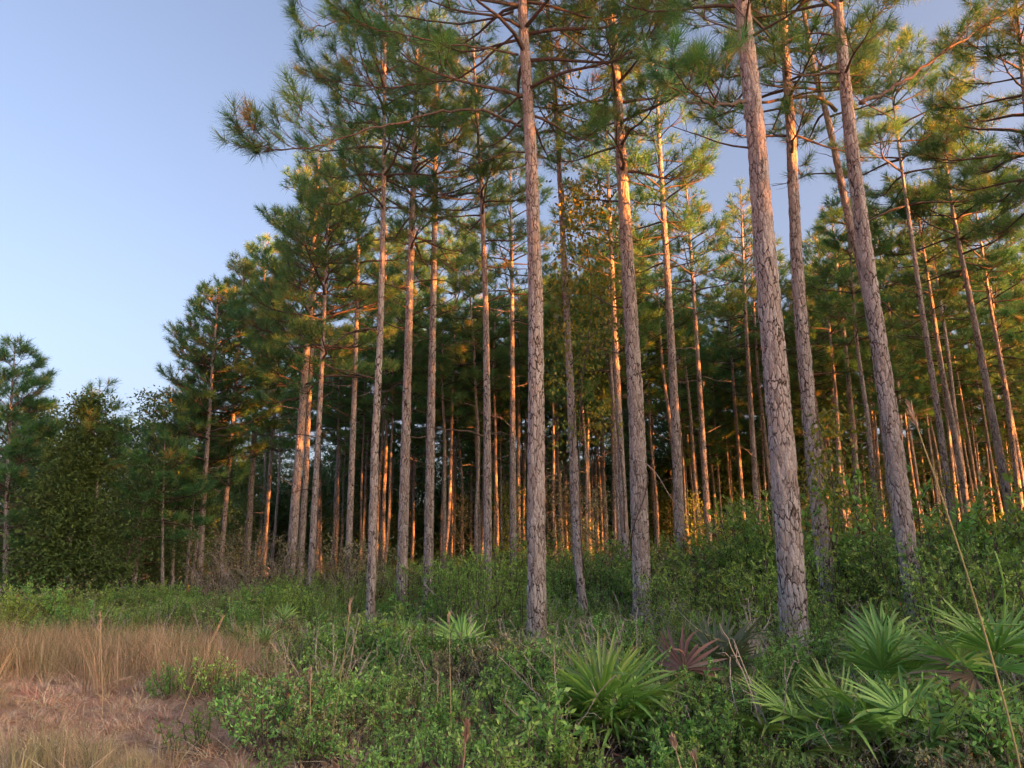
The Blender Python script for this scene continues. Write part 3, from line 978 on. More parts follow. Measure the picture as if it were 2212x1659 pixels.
def place_tree(name, cat, label, meshes, loc, rz=0, s=1.0, group=None):
    root = thing(name, label, cat, loc, group, (0, 0, rz), s)
    for nm, me in zip(('trunk', 'branches', 'crown'), meshes):
        obj(nm, me, root)
    return root


def tree_meshes(args, leaf_mat, bark=None):
    tr, br, lf = leafy_tree(**args)
    return (tr.mesh('trunk', bark or M_BARK_FAR, True), br.mesh('branches', M_TWIG), lf.mesh('crown', leaf_mat))


def on_ground(px, depth):
    x = ground_x(px, depth)
    return (x, depth, float(ground_z(x, depth)) * .6 - .04)


CEDAR = tree_meshes(dict(seed=301, H=7.0, r0=.09, cz0=.4, cw=1.6, n_limbs=100, leaves_per=56, leaf=.12, shape='cone', wispy=.5), M_CEDAR)
BROAD = tree_meshes(dict(seed=302, H=8.3, r0=.09, cz0=1.6, cw=1.5, n_limbs=40, leaves_per=26, leaf=.17, shape='cone', wispy=.6), M_DARK)
EVER1 = tree_meshes(dict(seed=303, H=8.0, r0=.11, cz0=.6, cw=2.5, n_limbs=56, leaves_per=46, leaf=.155, wispy=.9), M_DARK)
EVER2 = tree_meshes(dict(seed=304, H=7.0, r0=.10, cz0=.3, cw=2.7, n_limbs=52, leaves_per=46, leaf=.155, wispy=.95), M_DARK)
THIN = tree_meshes(dict(seed=305, H=5.6, r0=.06, cz0=1.2, cw=1.3, n_limbs=30, leaves_per=14, leaf=.12, wispy=.6, lean=.15), M_DARK, M_TWIG)

place_tree('cedar_tree', 'cedar tree', 'dark conical cedar at the left, between the golden-topped pine and the slim lone pine', CEDAR, on_ground(140, 25), 0, 1.04)
place_tree('broadleaf_tree', 'broadleaf tree', 'narrow dark broadleaf tree with reddish top, right of the slim lone pine', BROAD, on_ground(285, 29), .8, 1.0)
place_tree('leaning_sapling', 'sapling', 'thin pale leaning stem with sparse dark leaves under the narrow broadleaf tree', THIN, on_ground(243, 27), .2, .95)

r_, p_ = pinned_pine(401, 'golden topped bushy pine cut by the left edge of the picture', 27, .20, [(12, 1310), (14, 1100), (18, 900)], H=9.6, cb=1.6, cw=2.7, dense=2.6, ndead=4, group='small pines left of the stand')
r_, p_ = pinned_pine(402, 'slim lone pine with long bare trunk and small golden top at left', 25.5, .15, [(193, 1310), (205, 1150), (213, 1050), (217, 880)], H=7.7, cb=4.2, cw=1.25, dense=1.2, ndead=6, group='small pines left of the stand')
r_, p_ = pinned_pine(403, 'short leafy young pine at the outer corner of the stand', 28, .13, [(350, 1310), (352, 1100)], H=6.4, cb=2.4, cw=1.9, dense=1.4, ndead=4, group='small pines left of the stand')
r_, p_ = pinned_pine(404, 'slim young pine with sparse drooping twigs reaching into the sky gap', 30, .13, [(372, 1300), (378, 1100)], H=8.4, cb=3.8, cw=2.0, dense=1.0, ndead=4, group='small pines left of the stand')

DARK_SPOTS = [(30, 33, 1.05, 'dense dark evergreen behind the golden topped pine at the left edge'),
              (95, 34, .92, 'dense dark evergreen behind the left side of the conical cedar'),
              (215, 34, 1.0, 'dark evergreen filling the gap behind the slim lone pine'),
              (285, 35, .8, 'dark evergreen behind the foot of the narrow broadleaf tree'),
              (345, 38, .85, 'dark evergreen behind the thin leaning stem'),
              (405, 42, .95, 'dark evergreen behind the outermost tall pine')]
for i, (px, dep, s, lab) in enumerate(DARK_SPOTS):
    place_tree('evergreen_tree', 'evergreen tree', lab, (EVER1, EVER2)[i % 2], on_ground(px, dep), i * 1.7, s, 'dark evergreens left of the stand')
rngt = np.random.default_rng(77)
for i in range(34):                                       # unseen evergreens added beyond the frame to break up the low sun
    t_, w_ = rngt.uniform(18, 50), rngt.uniform(-22, 30)
    x, y = 4.6 + TO_SUN.x * t_ + .515 * -w_ + .4 * w_ * 0, 11 + TO_SUN.y * t_ + .857 * w_
    if math.atan2(x, y) < .70 or math.hypot(x, y) < 10:
        continue
    place_tree('evergreen_tree', 'evergreen tree', 'unseen evergreen added for shade beyond the right edge of the picture', (EVER1, EVER2)[i % 2], (x, y, 0), float(rngt.uniform(0, 6)), float(rngt.uniform(.7, 1.15)), 'added shade evergreens beyond the right edge of the picture')
SHADE = [(21.6, 5.3), (24.0, 7.0), (22.5, 3.0)]  # evergreens added out of view to shade the cedar and the foreground
for c_ in np.arange(-1, 13.5, 2.0):
    a_ = 27 + 3.0 * math.sin(c_ * 2.7)
    SHADE.append((a_ * .883 + c_ * .469, -a_ * .469 + c_ * .883))
for i, (x, y) in enumerate(SHADE):
    place_tree('evergreen_tree', 'evergreen tree', 'unseen evergreen added for shade beyond the right edge of the picture', (EVER1, EVER2)[i % 2], (x, y, 0), i * 2.0, 1.3 if i < 3 else .78, 'added shade evergreens beyond the right edge of the picture')
for i, px in enumerate(list(np.arange(440, 2420, 58)) + list(np.arange(1500, 2420, 90))):
    dep = 55 + rngt.uniform(-3, 7)
    az = (px - CX) / FPX
    zi = next(zz for zz in ZONES if az < zz[0])
    xe = ground_x(px, dep)
    lab = beside(xe, dep, 'dark evergreen')
    place_tree('evergreen_tree', 'evergreen tree', lab, (EVER1, EVER2)[i % 2], (xe, dep, 0), float(rngt.uniform(0, 6)), float(rngt.uniform(1.0, 1.7)), 'dark evergreens closing the view behind the stand')


# ------------------------------------------------------------------ undergrowth
PROTOS = bpy.data.collections.new('prototypes')          # never linked: only scattered by the ground cover


def bush_geo(seed, H, W, stems, twigs, leaves, leaf, aspect=.42, upright=.6):
    """stems rising from one foot, side twigs, leaves along them"""
    rng = np.random.default_rng(seed)
    st, lf = Geo(), Geo()
    P, D = [], []
    for s in range(stems):
        az = rng.random() * 6.28
        h = H * rng.uniform(.6, 1.0)
        out = W * .5 * rng.random() ** .6
        b = np.array([math.cos(az), math.sin(az), 0]) * .08 * H
        t = np.linspace(0, 1, 6)[:, None]
        tip = np.array([math.cos(az) * out, math.sin(az) * out, h])
        pts = b + (tip - b) * t + np.array([math.cos(az), math.sin(az), 0]) * out * .25 * np.sin(math.pi * t) + np.cumsum(rng.normal(0, .012 * H, (6, 3)), 0)
        st.tube(pts, np.linspace(.010, .003, 6) * (.5 + .5 * H), 4, cap=False)
        for k_ in range(twigs):
            tt = .25 + .75 * (k_ + rng.random()) / twigs
            x = tt * 5
            i0 = min(int(x), 4)
            p = pts[i0] + (pts[i0 + 1] - pts[i0]) * (x - i0)
            a2 = az + rng.normal(0, 1.3)
            e2 = rng.uniform(.1, 1.1)
            d = np.array([math.cos(a2) * math.cos(e2), math.sin(a2) * math.cos(e2), math.sin(e2)])
            l2 = H * rng.uniform(.10, .26)
            q = p + d * l2
            st.tube([p, (p + q) / 2 + np.array([0, 0, .01]), q], [.004, .003, .002], 3, cap=False)
            u = rng.random(leaves)
            P.append(p + (q - p) * u[:, None])
            D.append(unit(d * upright + rng.normal(0, .75, (leaves, 3)) + np.array([0, 0, .35])))
    P = np.concatenate(P); D = np.concatenate(D)
    nr = unit(rng.normal(0, .55, P.shape) + np.array([0, 0, 1.]))
    L = leaf * rng.uniform(.65, 1.3, len(P))
    lf.leaves(P, D, nr, L, L * aspect, attr=rng.random(len(P)))
    return st, lf


def both(st, lf, name, leaf_mat, wood=None):
    """stems and leaves in one mesh with two materials (for scattered cover)"""
    g = Geo()
    for a in (st, lf):
        for v, at_ in zip(a.v, a.a):
            pass
    me = lf.mesh(name, leaf_mat)
    nl = len(me.polygons)
    g.v = lf.v + st.v; g.a = lf.a + st.a
    g.t = lf.t + [t + lf.n for t in st.t]
    g.q = lf.q + [q + lf.n for q in st.q]
    g.n = lf.n + st.n
    bpy.data.meshes.remove(me)
    me = g.mesh(name, leaf_mat)
    me.materials.append(wood or M_TWIG)
    nt_leaf = sum(len(t) for t in lf.t)
    idx = np.ones(len(me.polygons), np.int32)
    idx[:nt_leaf] = 0
    me.polygons.foreach_set('material_index', idx)
    return me


def blades_geo(seed, n, H, spread, width, curve=.35):
    """a tuft of grass blades"""
    rng = np.random.default_rng(seed)
    g = Geo()
    az = rng.random(n) * 6.28
    base = np.stack([np.cos(az), np.sin(az), np.zeros(n)], -1) * (spread * .35 * rng.random(n) ** .5)[:, None]
    a2 = az + rng.normal(0, .7, n)
    h = H * rng.uniform(.55, 1.05, n)
    out = np.stack([np.cos(a2), np.sin(a2), np.zeros(n)], -1)
    sp = spread * rng.uniform(.1, .7, n)
    m1 = base + out * (sp * .3)[:, None] + np.array([0, 0, 1.]) * (h * .6)[:, None]
    tip = base + out * (sp * (1 + curve))[:, None] + np.array([0, 0, 1.]) * h[:, None]
    s = np.stack([-np.sin(a2), np.cos(a2), np.zeros(n)], -1) * width * .5
    v = np.stack([base - s, base + s, m1 + s * .8, m1 - s * .8, tip], 1).reshape(-1, 3)
    b = (np.arange(n) * 5)[:, None]
    tris = np.concatenate([b + np.array([[0, 1, 2]]), b + np.array([[0, 2, 3]]), b + np.array([[3, 2, 4]])])
    g.add(v, tris, None, np.repeat(rng.random(n), 5))
    return g


def proto(me):
    o = bpy.data.objects.new(me.name, me)
    PROTOS.objects.link(o)
    return o


def scatter(name, label, cat, pts, rot, scl, idx, protos, group=None):
    """one object whose points carry copies of the given meshes"""
    sub = bpy.data.collections.new(name + '_protos')
    for i, me in enumerate(protos):
        o = bpy.data.objects.new('%s_%02d' % (name, i), me)
        sub.objects.link(o)
    me = bpy.data.meshes.new(name)
    me.vertices.add(len(pts))
    me.vertices.foreach_set('co', np.asarray(pts, np.float32).ravel())
    for nm, typ, key, val in (('rot', 'FLOAT_VECTOR', 'vector', rot), ('scl', 'FLOAT_VECTOR', 'vector', scl), ('idx', 'INT', 'value', idx)):
        a = me.attributes.new(nm, typ, 'POINT')
        a.data.foreach_set(key, np.ascontiguousarray(val, np.int32 if typ == 'INT' else np.float32).ravel())
    o = obj(name, me)
    o['label'] = label; o['category'] = cat; o['kind'] = 'stuff'
    ng = bpy.data.node_groups.new(name, 'GeometryNodeTree')
    ng.interface.new_socket('Geometry', in_out='INPUT', socket_type='NodeSocketGeometry')
    ng.interface.new_socket('Geometry', in_out='OUTPUT', socket_type='NodeSocketGeometry')
    gi = ng.nodes.new('NodeGroupInput'); go = ng.nodes.new('NodeGroupOutput')
    ci = ng.nodes.new('GeometryNodeCollectionInfo')
    ci.inputs['Collection'].default_value = sub
    ci.inputs['Separate Children'].default_value = True
    ci.inputs['Reset Children'].default_value = True
    ip = ng.nodes.new('GeometryNodeInstanceOnPoints')
    ip.inputs['Pick Instance'].default_value = True

    def attr(nm, dt):
        a = ng.nodes.new('GeometryNodeInputNamedAttribute')
        a.data_type = dt
        a.inputs['Name'].default_value = nm
        return a.outputs[0]
    e2r = ng.nodes.new('FunctionNodeEulerToRotation')
    L = ng.links
    L.new(gi.outputs[0], ip.inputs['Points'])
    L.new(ci.outputs[0], ip.inputs['Instance'])
    L.new(attr('idx', 'INT'), ip.inputs['Instance Index'])
    L.new(attr('rot', 'FLOAT_VECTOR'), e2r.inputs[0])
    L.new(e2r.outputs[0], ip.inputs['Rotation'])
    L.new(attr('scl', 'FLOAT_VECTOR'), ip.inputs['Scale'])
    L.new(ip.outputs[0], go.inputs[0])
    md = o.modifiers.new('scatter', 'NODES')
    md.node_group = ng
    return o


def spots(rng, n, x0, x1, y0, y1, keep):
    x = rng.uniform(x0, x1, n); y = rng.uniform(y0, y1, n)
    k_ = keep(x, y)
    k_ = rng.random(n) < k_
    return x[k_], y[k_]


def in_view(x, y, margin=1.5):
    return (np.abs(x) < .70 * y + margin).astype(float)


def dress(rng, x, y, s0, s1, nproto, tilt=.15):
    n = len(x)
    z = ground_z(x, y) * np.exp(-(x ** 2 + (y - 14) ** 2) / 40 ** 2)
    pts = np.stack([x, y, z], -1)
    rot = np.stack([rng.normal(0, tilt, n), rng.normal(0, tilt, n), rng.random(n) * 6.28], -1)
    s = rng.uniform(s0, s1, n) if np.isscalar(s0) else s0 * rng.uniform(.8, 1.2, n)
    return pts, rot, np.repeat(s[:, None], 3, 1), rng.integers(0, nproto, n)


rng = np.random.default_rng(21)
LOW = [both(*bush_geo(500 + i, .42, .58, 12, 6, 13, .034), 'low_cover', M_COVER) for i in range(4)]
LOW += [both(*bush_geo(508, .40, .55, 12, 6, 11, .032), 'low_cover', M_OLIVE), both(*bush_geo(509, .46, .5, 10, 6, 12, .040, .5), 'low_cover', M_FRESH), both(*bush_geo(510, .30, .6, 9, 5, 6, .036), 'low_cover', M_SHRUB)]
TALL = [both(*bush_geo(520 + i, 1.25, 1.15, 12, 9, 15, .062), 'tall_cover', M_SHRUB) for i in range(4)]
TALL += [both(*bush_geo(530, 1.25, 1.2, 12, 9, 12, .058), 'tall_cover', M_OLIVE), both(*bush_geo(531, 1.35, 1.0, 11, 9, 12, .062), 'tall_cover', M_FRESH)]


def edge_dist(x, y):
    return (x - 4.6) * .857 + (y - 11.0) * .515


def drifts(rng, x, y, d):
    """species gather in drifts instead of mixing evenly"""
    f = np.sin(x * 1.9 + 1.3 * np.sin(y * 1.1)) + np.sin(y * 2.3 + 1.7 * np.sin(x * .8 + 2)) + rng.normal(0, .5, len(x))
    idx = np.where(f > 1.15, 5, np.where(f < -1.2, 4, np.where(np.abs(f) < .22, 6, d[3] % 4)))
    s = d[2] * np.where(idx == 5, 1.15, np.where(idx == 6, .8, 1.0))[:, None]
    return d[0], d[1], s, idx


# low green cover between the dry clearing and the stand
x, y = spots(rng, 5600, -14, 11, 5.0, 21, lambda x, y: in_view(x, y) * sm(-1.1, .9, x - field_edge(y) + .5 * np.sin(y * 2.1) + .3 * np.sin(y * 5.3 + x)) * np.where(edge_dist(x, y) < 2.5, 1, .25) * np.where(y < 12, 1.0, .6))
h = .70 + .28 * sm(0, 3, x - field_edge(y)) + .30 * np.sin(x * 1.7 + 2) * np.cos(y * 1.3)
h = h * np.where((x > .3) & (y < 9.3), .80, 1.0) * rng.uniform(.7, 1.25, len(x))
scatter('ground_cover', 'low leafy green ground cover between the dry clearing and the pines', 'ground cover', *drifts(rng, x, y, dress(rng, x, y, h, 0, 7)), LOW)
# shrub layer under the pines
x, y = spots(rng, 5200, -16, 44, 9, 58, lambda x, y: np.clip(in_view(x, y, 3) + .35 * (x > 5) * (y < 40), 0, 1) * sm(-3.4, .2, edge_dist(x, y)) * np.where(y < 22, 1.0, .45) * (np.hypot(x, y) > 9.0))
hh = np.where((x > .5) & (y < 17), 1.16, 1.0) * (.84 + .45 * sm(0, 5, edge_dist(x, y))) * (1 + .38 * np.sin(x * .9 + 1) * np.cos(y * .8 + x * .3)) * np.where(x < -1, .78, 1.0) * np.where(y < 13, .9, 1)
hh = hh * (.42 + .58 * sm(.5, 2.6, edge_dist(x, y)))          # lower in front of the first trunks
d_ = dress(rng, x, y, hh, 0, 6)
f_ = np.sin(x * 1.3 + np.sin(y * .9)) + np.cos(y * 1.2 + 1.4 * np.sin(x * .7)) + rng.normal(0, .45, len(x))
id_ = np.where(f_ > 1.0, 5, np.where(f_ < -1.0, 4, d_[3] % 4))
scatter('undergrowth', 'waist-high shrub layer under the pines', 'undergrowth', d_[0], d_[1], d_[2] * rng.uniform(.72, 1.25, (len(x), 1)), id_, TALL)
# far left hedge of low shrubs behind the clearing
x, y = spots(rng, 1100, -22, -3, 15.8, 24, lambda x, y: in_view(x, y, 3) * np.where(edge_dist(x, y) < 1, 1, 0))
scatter('shrub_margin', 'dark green low shrubs along the far side of the clearing', 'shrubs', *dress(rng, x, y, .55 + .32 * np.sin(x * 1.1 + 2 * np.sin(y)) * np.cos(y * .9), 0, 6), TALL)

# dry grass of the clearing
TAN = [blades_geo(540 + i, 22, .62, .55, .005).mesh('dry_grass', M_GRASS_TAN) for i in range(4)] + [blades_geo(546, 26, .50, .5, .005).mesh('dry_grass', M_GRASS_GREY)]
SHORT = [blades_geo(550 + i, 26, .075, .30, .006, .9).mesh('short_dry_grass', M_STRAW) for i in range(3)] + [blades_geo(556 + i, 40, .30, .26, .004).mesh('short_grey_grass', M_GRASS_GREY) for i in range(2)]
x, y = spots(rng, 5200, -15, -2.0, 9.6, 15.8, lambda x, y: in_view(x, y) * sm(1.2, -1.0, x - field_edge(y)) * np.where((y > 10.2) | (x > -4), 1, .4) * np.where((x < -9.2) & (y < 12.6), .15, 1.0) * sm(9.2, 12.2, y + .9 * np.sin(x * 1.3) + .4 * np.sin(x * 3.1)) * (.35 + .65 * (np.sin(x * 1.4 + 1) * np.sin(y * 1.9 + x) > -.35)))
scatter('dry_grass', 'tall tan dry grass standing at the back of the clearing', 'grass', *dress(rng, x, y, .5, 1.25, 5, .2), TAN)
x, y = spots(rng, 8000, -13, 1, 4.6, 17.5, lambda x, y: in_view(x, y) * sm(.9, -.3, x - field_edge(y)) * (.35 + .65 * (np.sin(x * 1.9 + np.cos(y * 2.1) * 2) * np.sin(y * 1.6 + x * .6) > -.25)))
p5 = dress(rng, x, y, .6, 1.3, 3, .25)
grey = (np.sin(x * 1.1 + 2.2) * np.cos(y * 1.4 + .5) > .62) & (rng.random(len(x)) < .55)
idx = np.where(grey, 3 + (rng.random(len(x)) < .5), p5[3])
scatter('grass_litter', 'short reddish dry grass and pine straw covering the clearing floor', 'grass', p5[0], p5[1], p5[2], idx, SHORT)
# thin dry stems standing in the green cover
x, y = spots(rng, 1300, -10, 9, 6.0, 15, lambda x, y: in_view(x, y) * sm(-.8, .3, x - field_edge(y)) * (.25 + .75 * sm(3.0, .2, x - field_edge(y))) * np.where(x < 0, 1, .4))
WISP = [blades_geo(570 + i, 7, .75, .35, .005).mesh('dry_wisps', M_GRASS_TAN) for i in range(3)]
scatter('dry_wisps', 'scattered dry grass wisps standing in the green cover', 'grass', *dress(rng, x, y, .6, 1.1, 3, .15), WISP)


def bare_twigs(seed):
    rng = np.random.default_rng(seed)
    g = Geo()
    for s in range(6):
        az, e0 = rng.random() * 6.28, rng.uniform(.5, 1.4)
        m = 6
        a = az + np.cumsum(rng.normal(0, .3, m)); e = e0 + np.cumsum(rng.normal(0, .2, m))
        d = np.stack([np.cos(a) * np.cos(e), np.sin(a) * np.cos(e), np.abs(np.sin(e))], -1)
        pts = np.concatenate([[rng.normal(0, .05, 3) * [1, 1, 0]], np.cumsum(d[:-1] * .62 / (m - 1) * rng.uniform(.6, 1.1), 0)])
        g.tube(pts, np.linspace(.006, .0025, m), 4, cap=False)
        for i0 in range(2, m):
            q = pts[i0] + np.cumsum(unit(d[i0 - 1] + rng.normal(0, .8, (3, 3))) * .05, 0)
            g.tube(np.concatenate([[pts[i0]], q]), [.003, .0025, .002, .0015], 3, cap=False)
    return g.mesh('bare_twigs', M_DEADWOOD)


TWIGS = [bare_twigs(580 + i) for i in range(4)]
x, y = spots(rng, 1500, -9, 11, 5.6, 20, lambda x, y: in_view(x, y) * sm(-.4, 1.0, x - field_edge(y)) * .38 * (.4 + .6 * (np.sin(x * 1.3) * np.cos(y * 1.1) > 0)))
scatter('dead_twigs', 'thin grey dead twigs sticking out of the low green cover', 'twigs', *dress(rng, x, y, .7, 1.5, 4, .3), TWIGS)


# ------------------------------------------------------------------ single shrubs
def shrub_meshes(seed, H, W, stems, twigs, leaves, leaf, leaf_mat, aspect=.42):
    st, lf = bush_geo(seed, H, W, stems, twigs, leaves, leaf, aspect)
    return st.mesh('stems', M_TWIG), lf.mesh('foliage', leaf_mat)


SH = {'green': [shrub_meshes(600 + i, 1.9, 1.65, 18, 10, 16, .068, M_SHRUB) for i in range(3)],
      'low': [shrub_meshes(610 + i, .62, .75, 14, 6, 14, .052, M_COVER) for i in range(3)],
      'olive': [shrub_meshes(620 + i, 2.2, 2.3, 20, 13, 15, .055, M_OLIVE) for i in range(2)],
      'yellow': [shrub_meshes(630 + i, 1.3, .8, 9, 7, 12, .06, M_YELLOW) for i in range(2)]}


def shrub(kind, i, px, depth, s, label, group=None, sz=1.0):
    root = thing('shrub', label, 'shrub', on_ground(px, depth), group, (0, 0, i * 2.1), (s, s, s * sz))
    st, lf = SH[kind][i % len(SH[kind])]
    obj('stems', st, root); obj('foliage', lf, root)
    return root


for a in [
    ('olive', 0, 505, 24.5, 1.32, 'big rounded olive scrub bush under the orange-footed pine'),
    ('olive', 1, 580, 24.0, 1.15, 'greyish twiggy scrub bush left of the brightest orange trunk'),
    ('olive', 0, 455, 25.0, .72, 'smaller olive scrub bush at the foot of the outermost tall pine'),
    ('olive', 1, 545, 21.5, .8, 'low grey scrub bush in front of the big rounded scrub'),
    ('olive', 1, 705, 23.5, 1.05, 'scrub oak behind the second trunk from the clearing'),
    ('olive', 0, 790, 22.5, 1.1, 'scrub oak with orange-tinged twigs between the first tall trunks'),
    ('olive', 1, 850, 22.0, .80, 'scrub bush left of the pine with furrowed dark foot'),
    ('green', 0, 1045, 16.4, 1.0, 'bright leafy shrub standing before the pine with the dead limb'),
    ('green', 1, 985, 16.8, .88, 'leafy shrub between the orange-banded pine and the bright leafy shrub'),
    ('green', 2, 1100, 13.6, .72, 'leafy shrub against the left foot of the thick grey pine'),
    ('green', 0, 1205, 14.0, .42, 'yellowish green shrub right of the thick grey pine foot'),
    ('green', 1, 1450, 14.2, .72, 'rounded green shrub right of the coiled-vine pine foot'),
    ('green', 2, 1525, 13.5, .75, 'green shrub below the brightly sunlit slim pine'),
    ('green', 0, 1610, 13.0, .80, 'dense green shrub close left of the thickest pale trunk'),
    ('green', 1, 1655, 15.5, 1.0, 'taller green shrub behind the thickest pale trunk'),
    ('green', 2, 1830, 12.8, .92, 'green shrub between the thickest pale trunk and the leaning grey pine'),
    ('green', 0, 1905, 13.2, .95, 'green shrub touching the left side of the leaning grey pine'),
    ('green', 1, 2050, 11.8, 1.02, 'bushy green shrub right of the leaning grey pine'),
    ('green', 2, 2120, 11.2, 1.0, 'tall leafy shrub below the stout round-crowned pine'),
    ('green', 0, 2195, 10.6, 1.05, 'leafy shrub at the right edge of the picture'),
    ('olive', 0, 1290, 22.0, .72, 'sun-touched scrub bush behind the slender vine-draped pine'),
    ('olive', 1, 1495, 22.5, .82, 'dark rounded scrub in front of the straight orange-edged pine'),
    ('low', 0, 1250, 7.0, 1.0, 'low leafy bush left of the big palmetto'),
    ('low', 1, 1040, 6.8, .95, 'low leafy bush at the bottom edge beside the brown plume'),
    ('low', 2, 900, 6.7, .85, 'pale green low bush at the bottom edge, left of the brown plume'),
    ('low', 0, 1560, 6.6, .85, 'low bush with fresh green tips below the brown palmetto frond'),
    ('low', 1, 1620, 7.2, .9, 'low bush between the two large palmettos'),
    ('low', 2, 2080, 5.6, 1.15, 'large rounded low bush at the lower right corner'),
    ('low', 0, 2180, 5.4, 1.1, 'low bush cut by the lower right corner of the picture'),
    ('low', 1, 780, 7.6, .9, 'low bush beside the leaning long grass stalk'),
    ('low', 2, 660, 7.0, .8, 'low bush on the edge of the dry clearing'),
    ('low', 1, 1150, 8.6, 1.1, 'low bush before the foot of the thick grey pine'),
    ('low', 0, 930, 10.5, 1.1, 'low bush between the small palmettos and the clearing'),
    ('green', 1, 1000, 15.2, .80, 'leafy shrub below the orange-banded pine'),
    ('green', 2, 905, 17.5, .85, 'green shrub hiding the foot of the pine with furrowed dark base'),
    ('green', 0, 755, 18.5, .75, 'green shrub between the second and the first tall trunk'),
    ('green', 1, 640, 20.5, .72, 'green shrub before the brightest orange trunk'),
    ('green', 2, 1300, 14.6, .40, 'green shrub between the slender pine and the coiled-vine pine'),
    ('green', 0, 1345, 13.2, .36, 'low leafy shrub before the coiled-vine pine'),
    ('green', 1, 1490, 11.8, .50, 'leafy shrub behind the upright brown palmetto fan'),
    ('green', 2, 1575, 10.8, .48, 'leafy shrub behind the silvery palmetto shoots'),
    ('green', 0, 1690, 12.2, .95, 'leafy shrub pressed against the left foot of the thickest pale trunk'),
    ('green', 1, 1775, 11.2, .55, 'leafy shrub right of the foot of the thickest pale trunk'),
    ('green', 2, 1870, 11.0, .6, 'leafy shrub before the crooked slender pine'),
    ('green', 0, 2010, 9.8, .42, 'leafy shrub before the foot of the leaning grey pine'),
    ('green', 1, 2090, 9.2, .82, 'leafy shrub above the curled brown palmetto fan'),
    ('green', 2, 2160, 8.6, .80, 'leafy shrub behind the palmetto at the right edge'),
    ('green', 1, 1120, 11.6, .3, 'small shrub left of the thick grey pine foot'),
    ('low', 1, 1690, 8.2, 1.15, 'low bush in front of the thickest pale trunk'),
    ('low', 2, 1480, 8.0, 1.1, 'low bush behind the upright brown fan'),
    ('low', 0, 1960, 8.4, 1.1, 'low bush between the right palmettos'),
]:
    shrub(*a)
for a in [
    ('yellow', 0, 690, 18.0, .62, 'slim sapling with golden leaves on a pale stem, right of the second trunk'),
    ('yellow', 1, 842, 21.0, .55, 'small golden leaved bush right of the dark-footed slim pine'),
    ('yellow', 0, 815, 22.0, .75, 'golden leaved sapling behind the dark-footed slim pine'),
    ('yellow', 1, 952, 21.5, .55, 'small golden bush right of the orange-banded pine'),
    ('yellow', 0, 1310, 24.0, .95, 'golden sapling glowing behind the slender vine-draped pine'),
    ('yellow', 1, 1280, 25.5, .85, 'thin golden sapling left of the glowing one'),
    ('yellow', 0, 1815, 16.0, .95, 'golden leaved sapling right of the sunlit pine behind the thickest trunk'),
    ('yellow', 1, 1560, 21.5, .55, 'small golden bush below the slender dark pine'),
    ('yellow', 0, 795, 11.0, .22, 'small yellow flowering plant in the low green cover'),
]:
    shrub(*a)


SAP = [tree_meshes(dict(seed=640 + i, H=4.2, r0=.035, cz0=.5, cw=.95, n_limbs=30, leaves_per=10, leaf=.105, wispy=.5, shape='round'), (M_VINE, M_SHRUB, M_OLIVE)[i]) for i in range(3)]
rngs = np.random.default_rng(91)
for i in range(34):
    px, dep = rngs.uniform(620, 2230), rngs.uniform(19, 44)
    x = ground_x(px, dep)
    if edge_dist(x, dep) < 2.0:
        continue
    zi = next(zz for zz in ZONES if math.atan2(x, dep) < zz[0])
    lab = beside(x, dep, 'leafy sapling')
    place_tree('sapling', 'sapling', lab, SAP[i % 3], (x, dep, 0), float(rngs.uniform(0, 6)), float(rngs.uniform(.55, 1.25)), 'leafy saplings under the pines')


# ------------------------------------------------------------------ saw palmettos
def frond_mesh(seed, nseg, spread, L, droop, mat, curl=.12, torn=0.0):
    rng = np.random.default_rng(seed)
    g = Geo()
    st = np.array([.03, .28, .52, .74, .90, 1.0])
    wd = np.array([.25, 1.0, .95, .66, .34, .02])
    for j in range(nseg):
        f = (j + .5) / nseg * 2 - 1
        ph = f * spread + rng.normal(0, .025)
        l = L * (1 - .28 * abs(f) ** 2.2) * rng.uniform(.9, 1.05)
        if torn and rng.random() < torn:
            l *= rng.uniform(.5, .8)
        d = np.array([math.sin(ph), math.cos(ph), 0])
        s = np.array([math.cos(ph), -math.sin(ph), 0])
        r = st * l
        dz = -droop * (st ** 2) * l * rng.uniform(.4, 1.6) + .16 * l * abs(math.sin(ph)) * st + rng.normal(0, .06) * st * l
        c = d * r[:, None] + np.array([0, 0, 1.]) * dz[:, None] + s * (rng.normal(0, .06) * l * st ** 2)[:, None]
        if rng.random() < .22:                                  # a blade kinked over
            c[3:] += np.array([0, 0, -1.]) * ((st[3:] - .6) * l * rng.uniform(.4, 1.1))[:, None] - d * ((st[3:] - .6) * l * rng.uniform(.1, .5))[:, None]
        w = np.minimum(.020 * wd, .9 * r * (2 * spread / nseg) * .5 + .003)
        fold = np.array([0, 0, 1.]) * (w * .55)[:, None]
        v = np.stack([c - s * w[:, None] + fold, c, c + s * w[:, None] + fold], 1).reshape(-1, 3)
        qd = []
        for i_ in range(len(st) - 1):
            b = i_ * 3
            qd += [[b, b + 1, b + 4, b + 3], [b + 1, b + 2, b + 5, b + 4]]
        g.add(v, None, qd, np.repeat(st * rng.uniform(.88, 1.05), 3))
    return g.mesh('frond', mat)


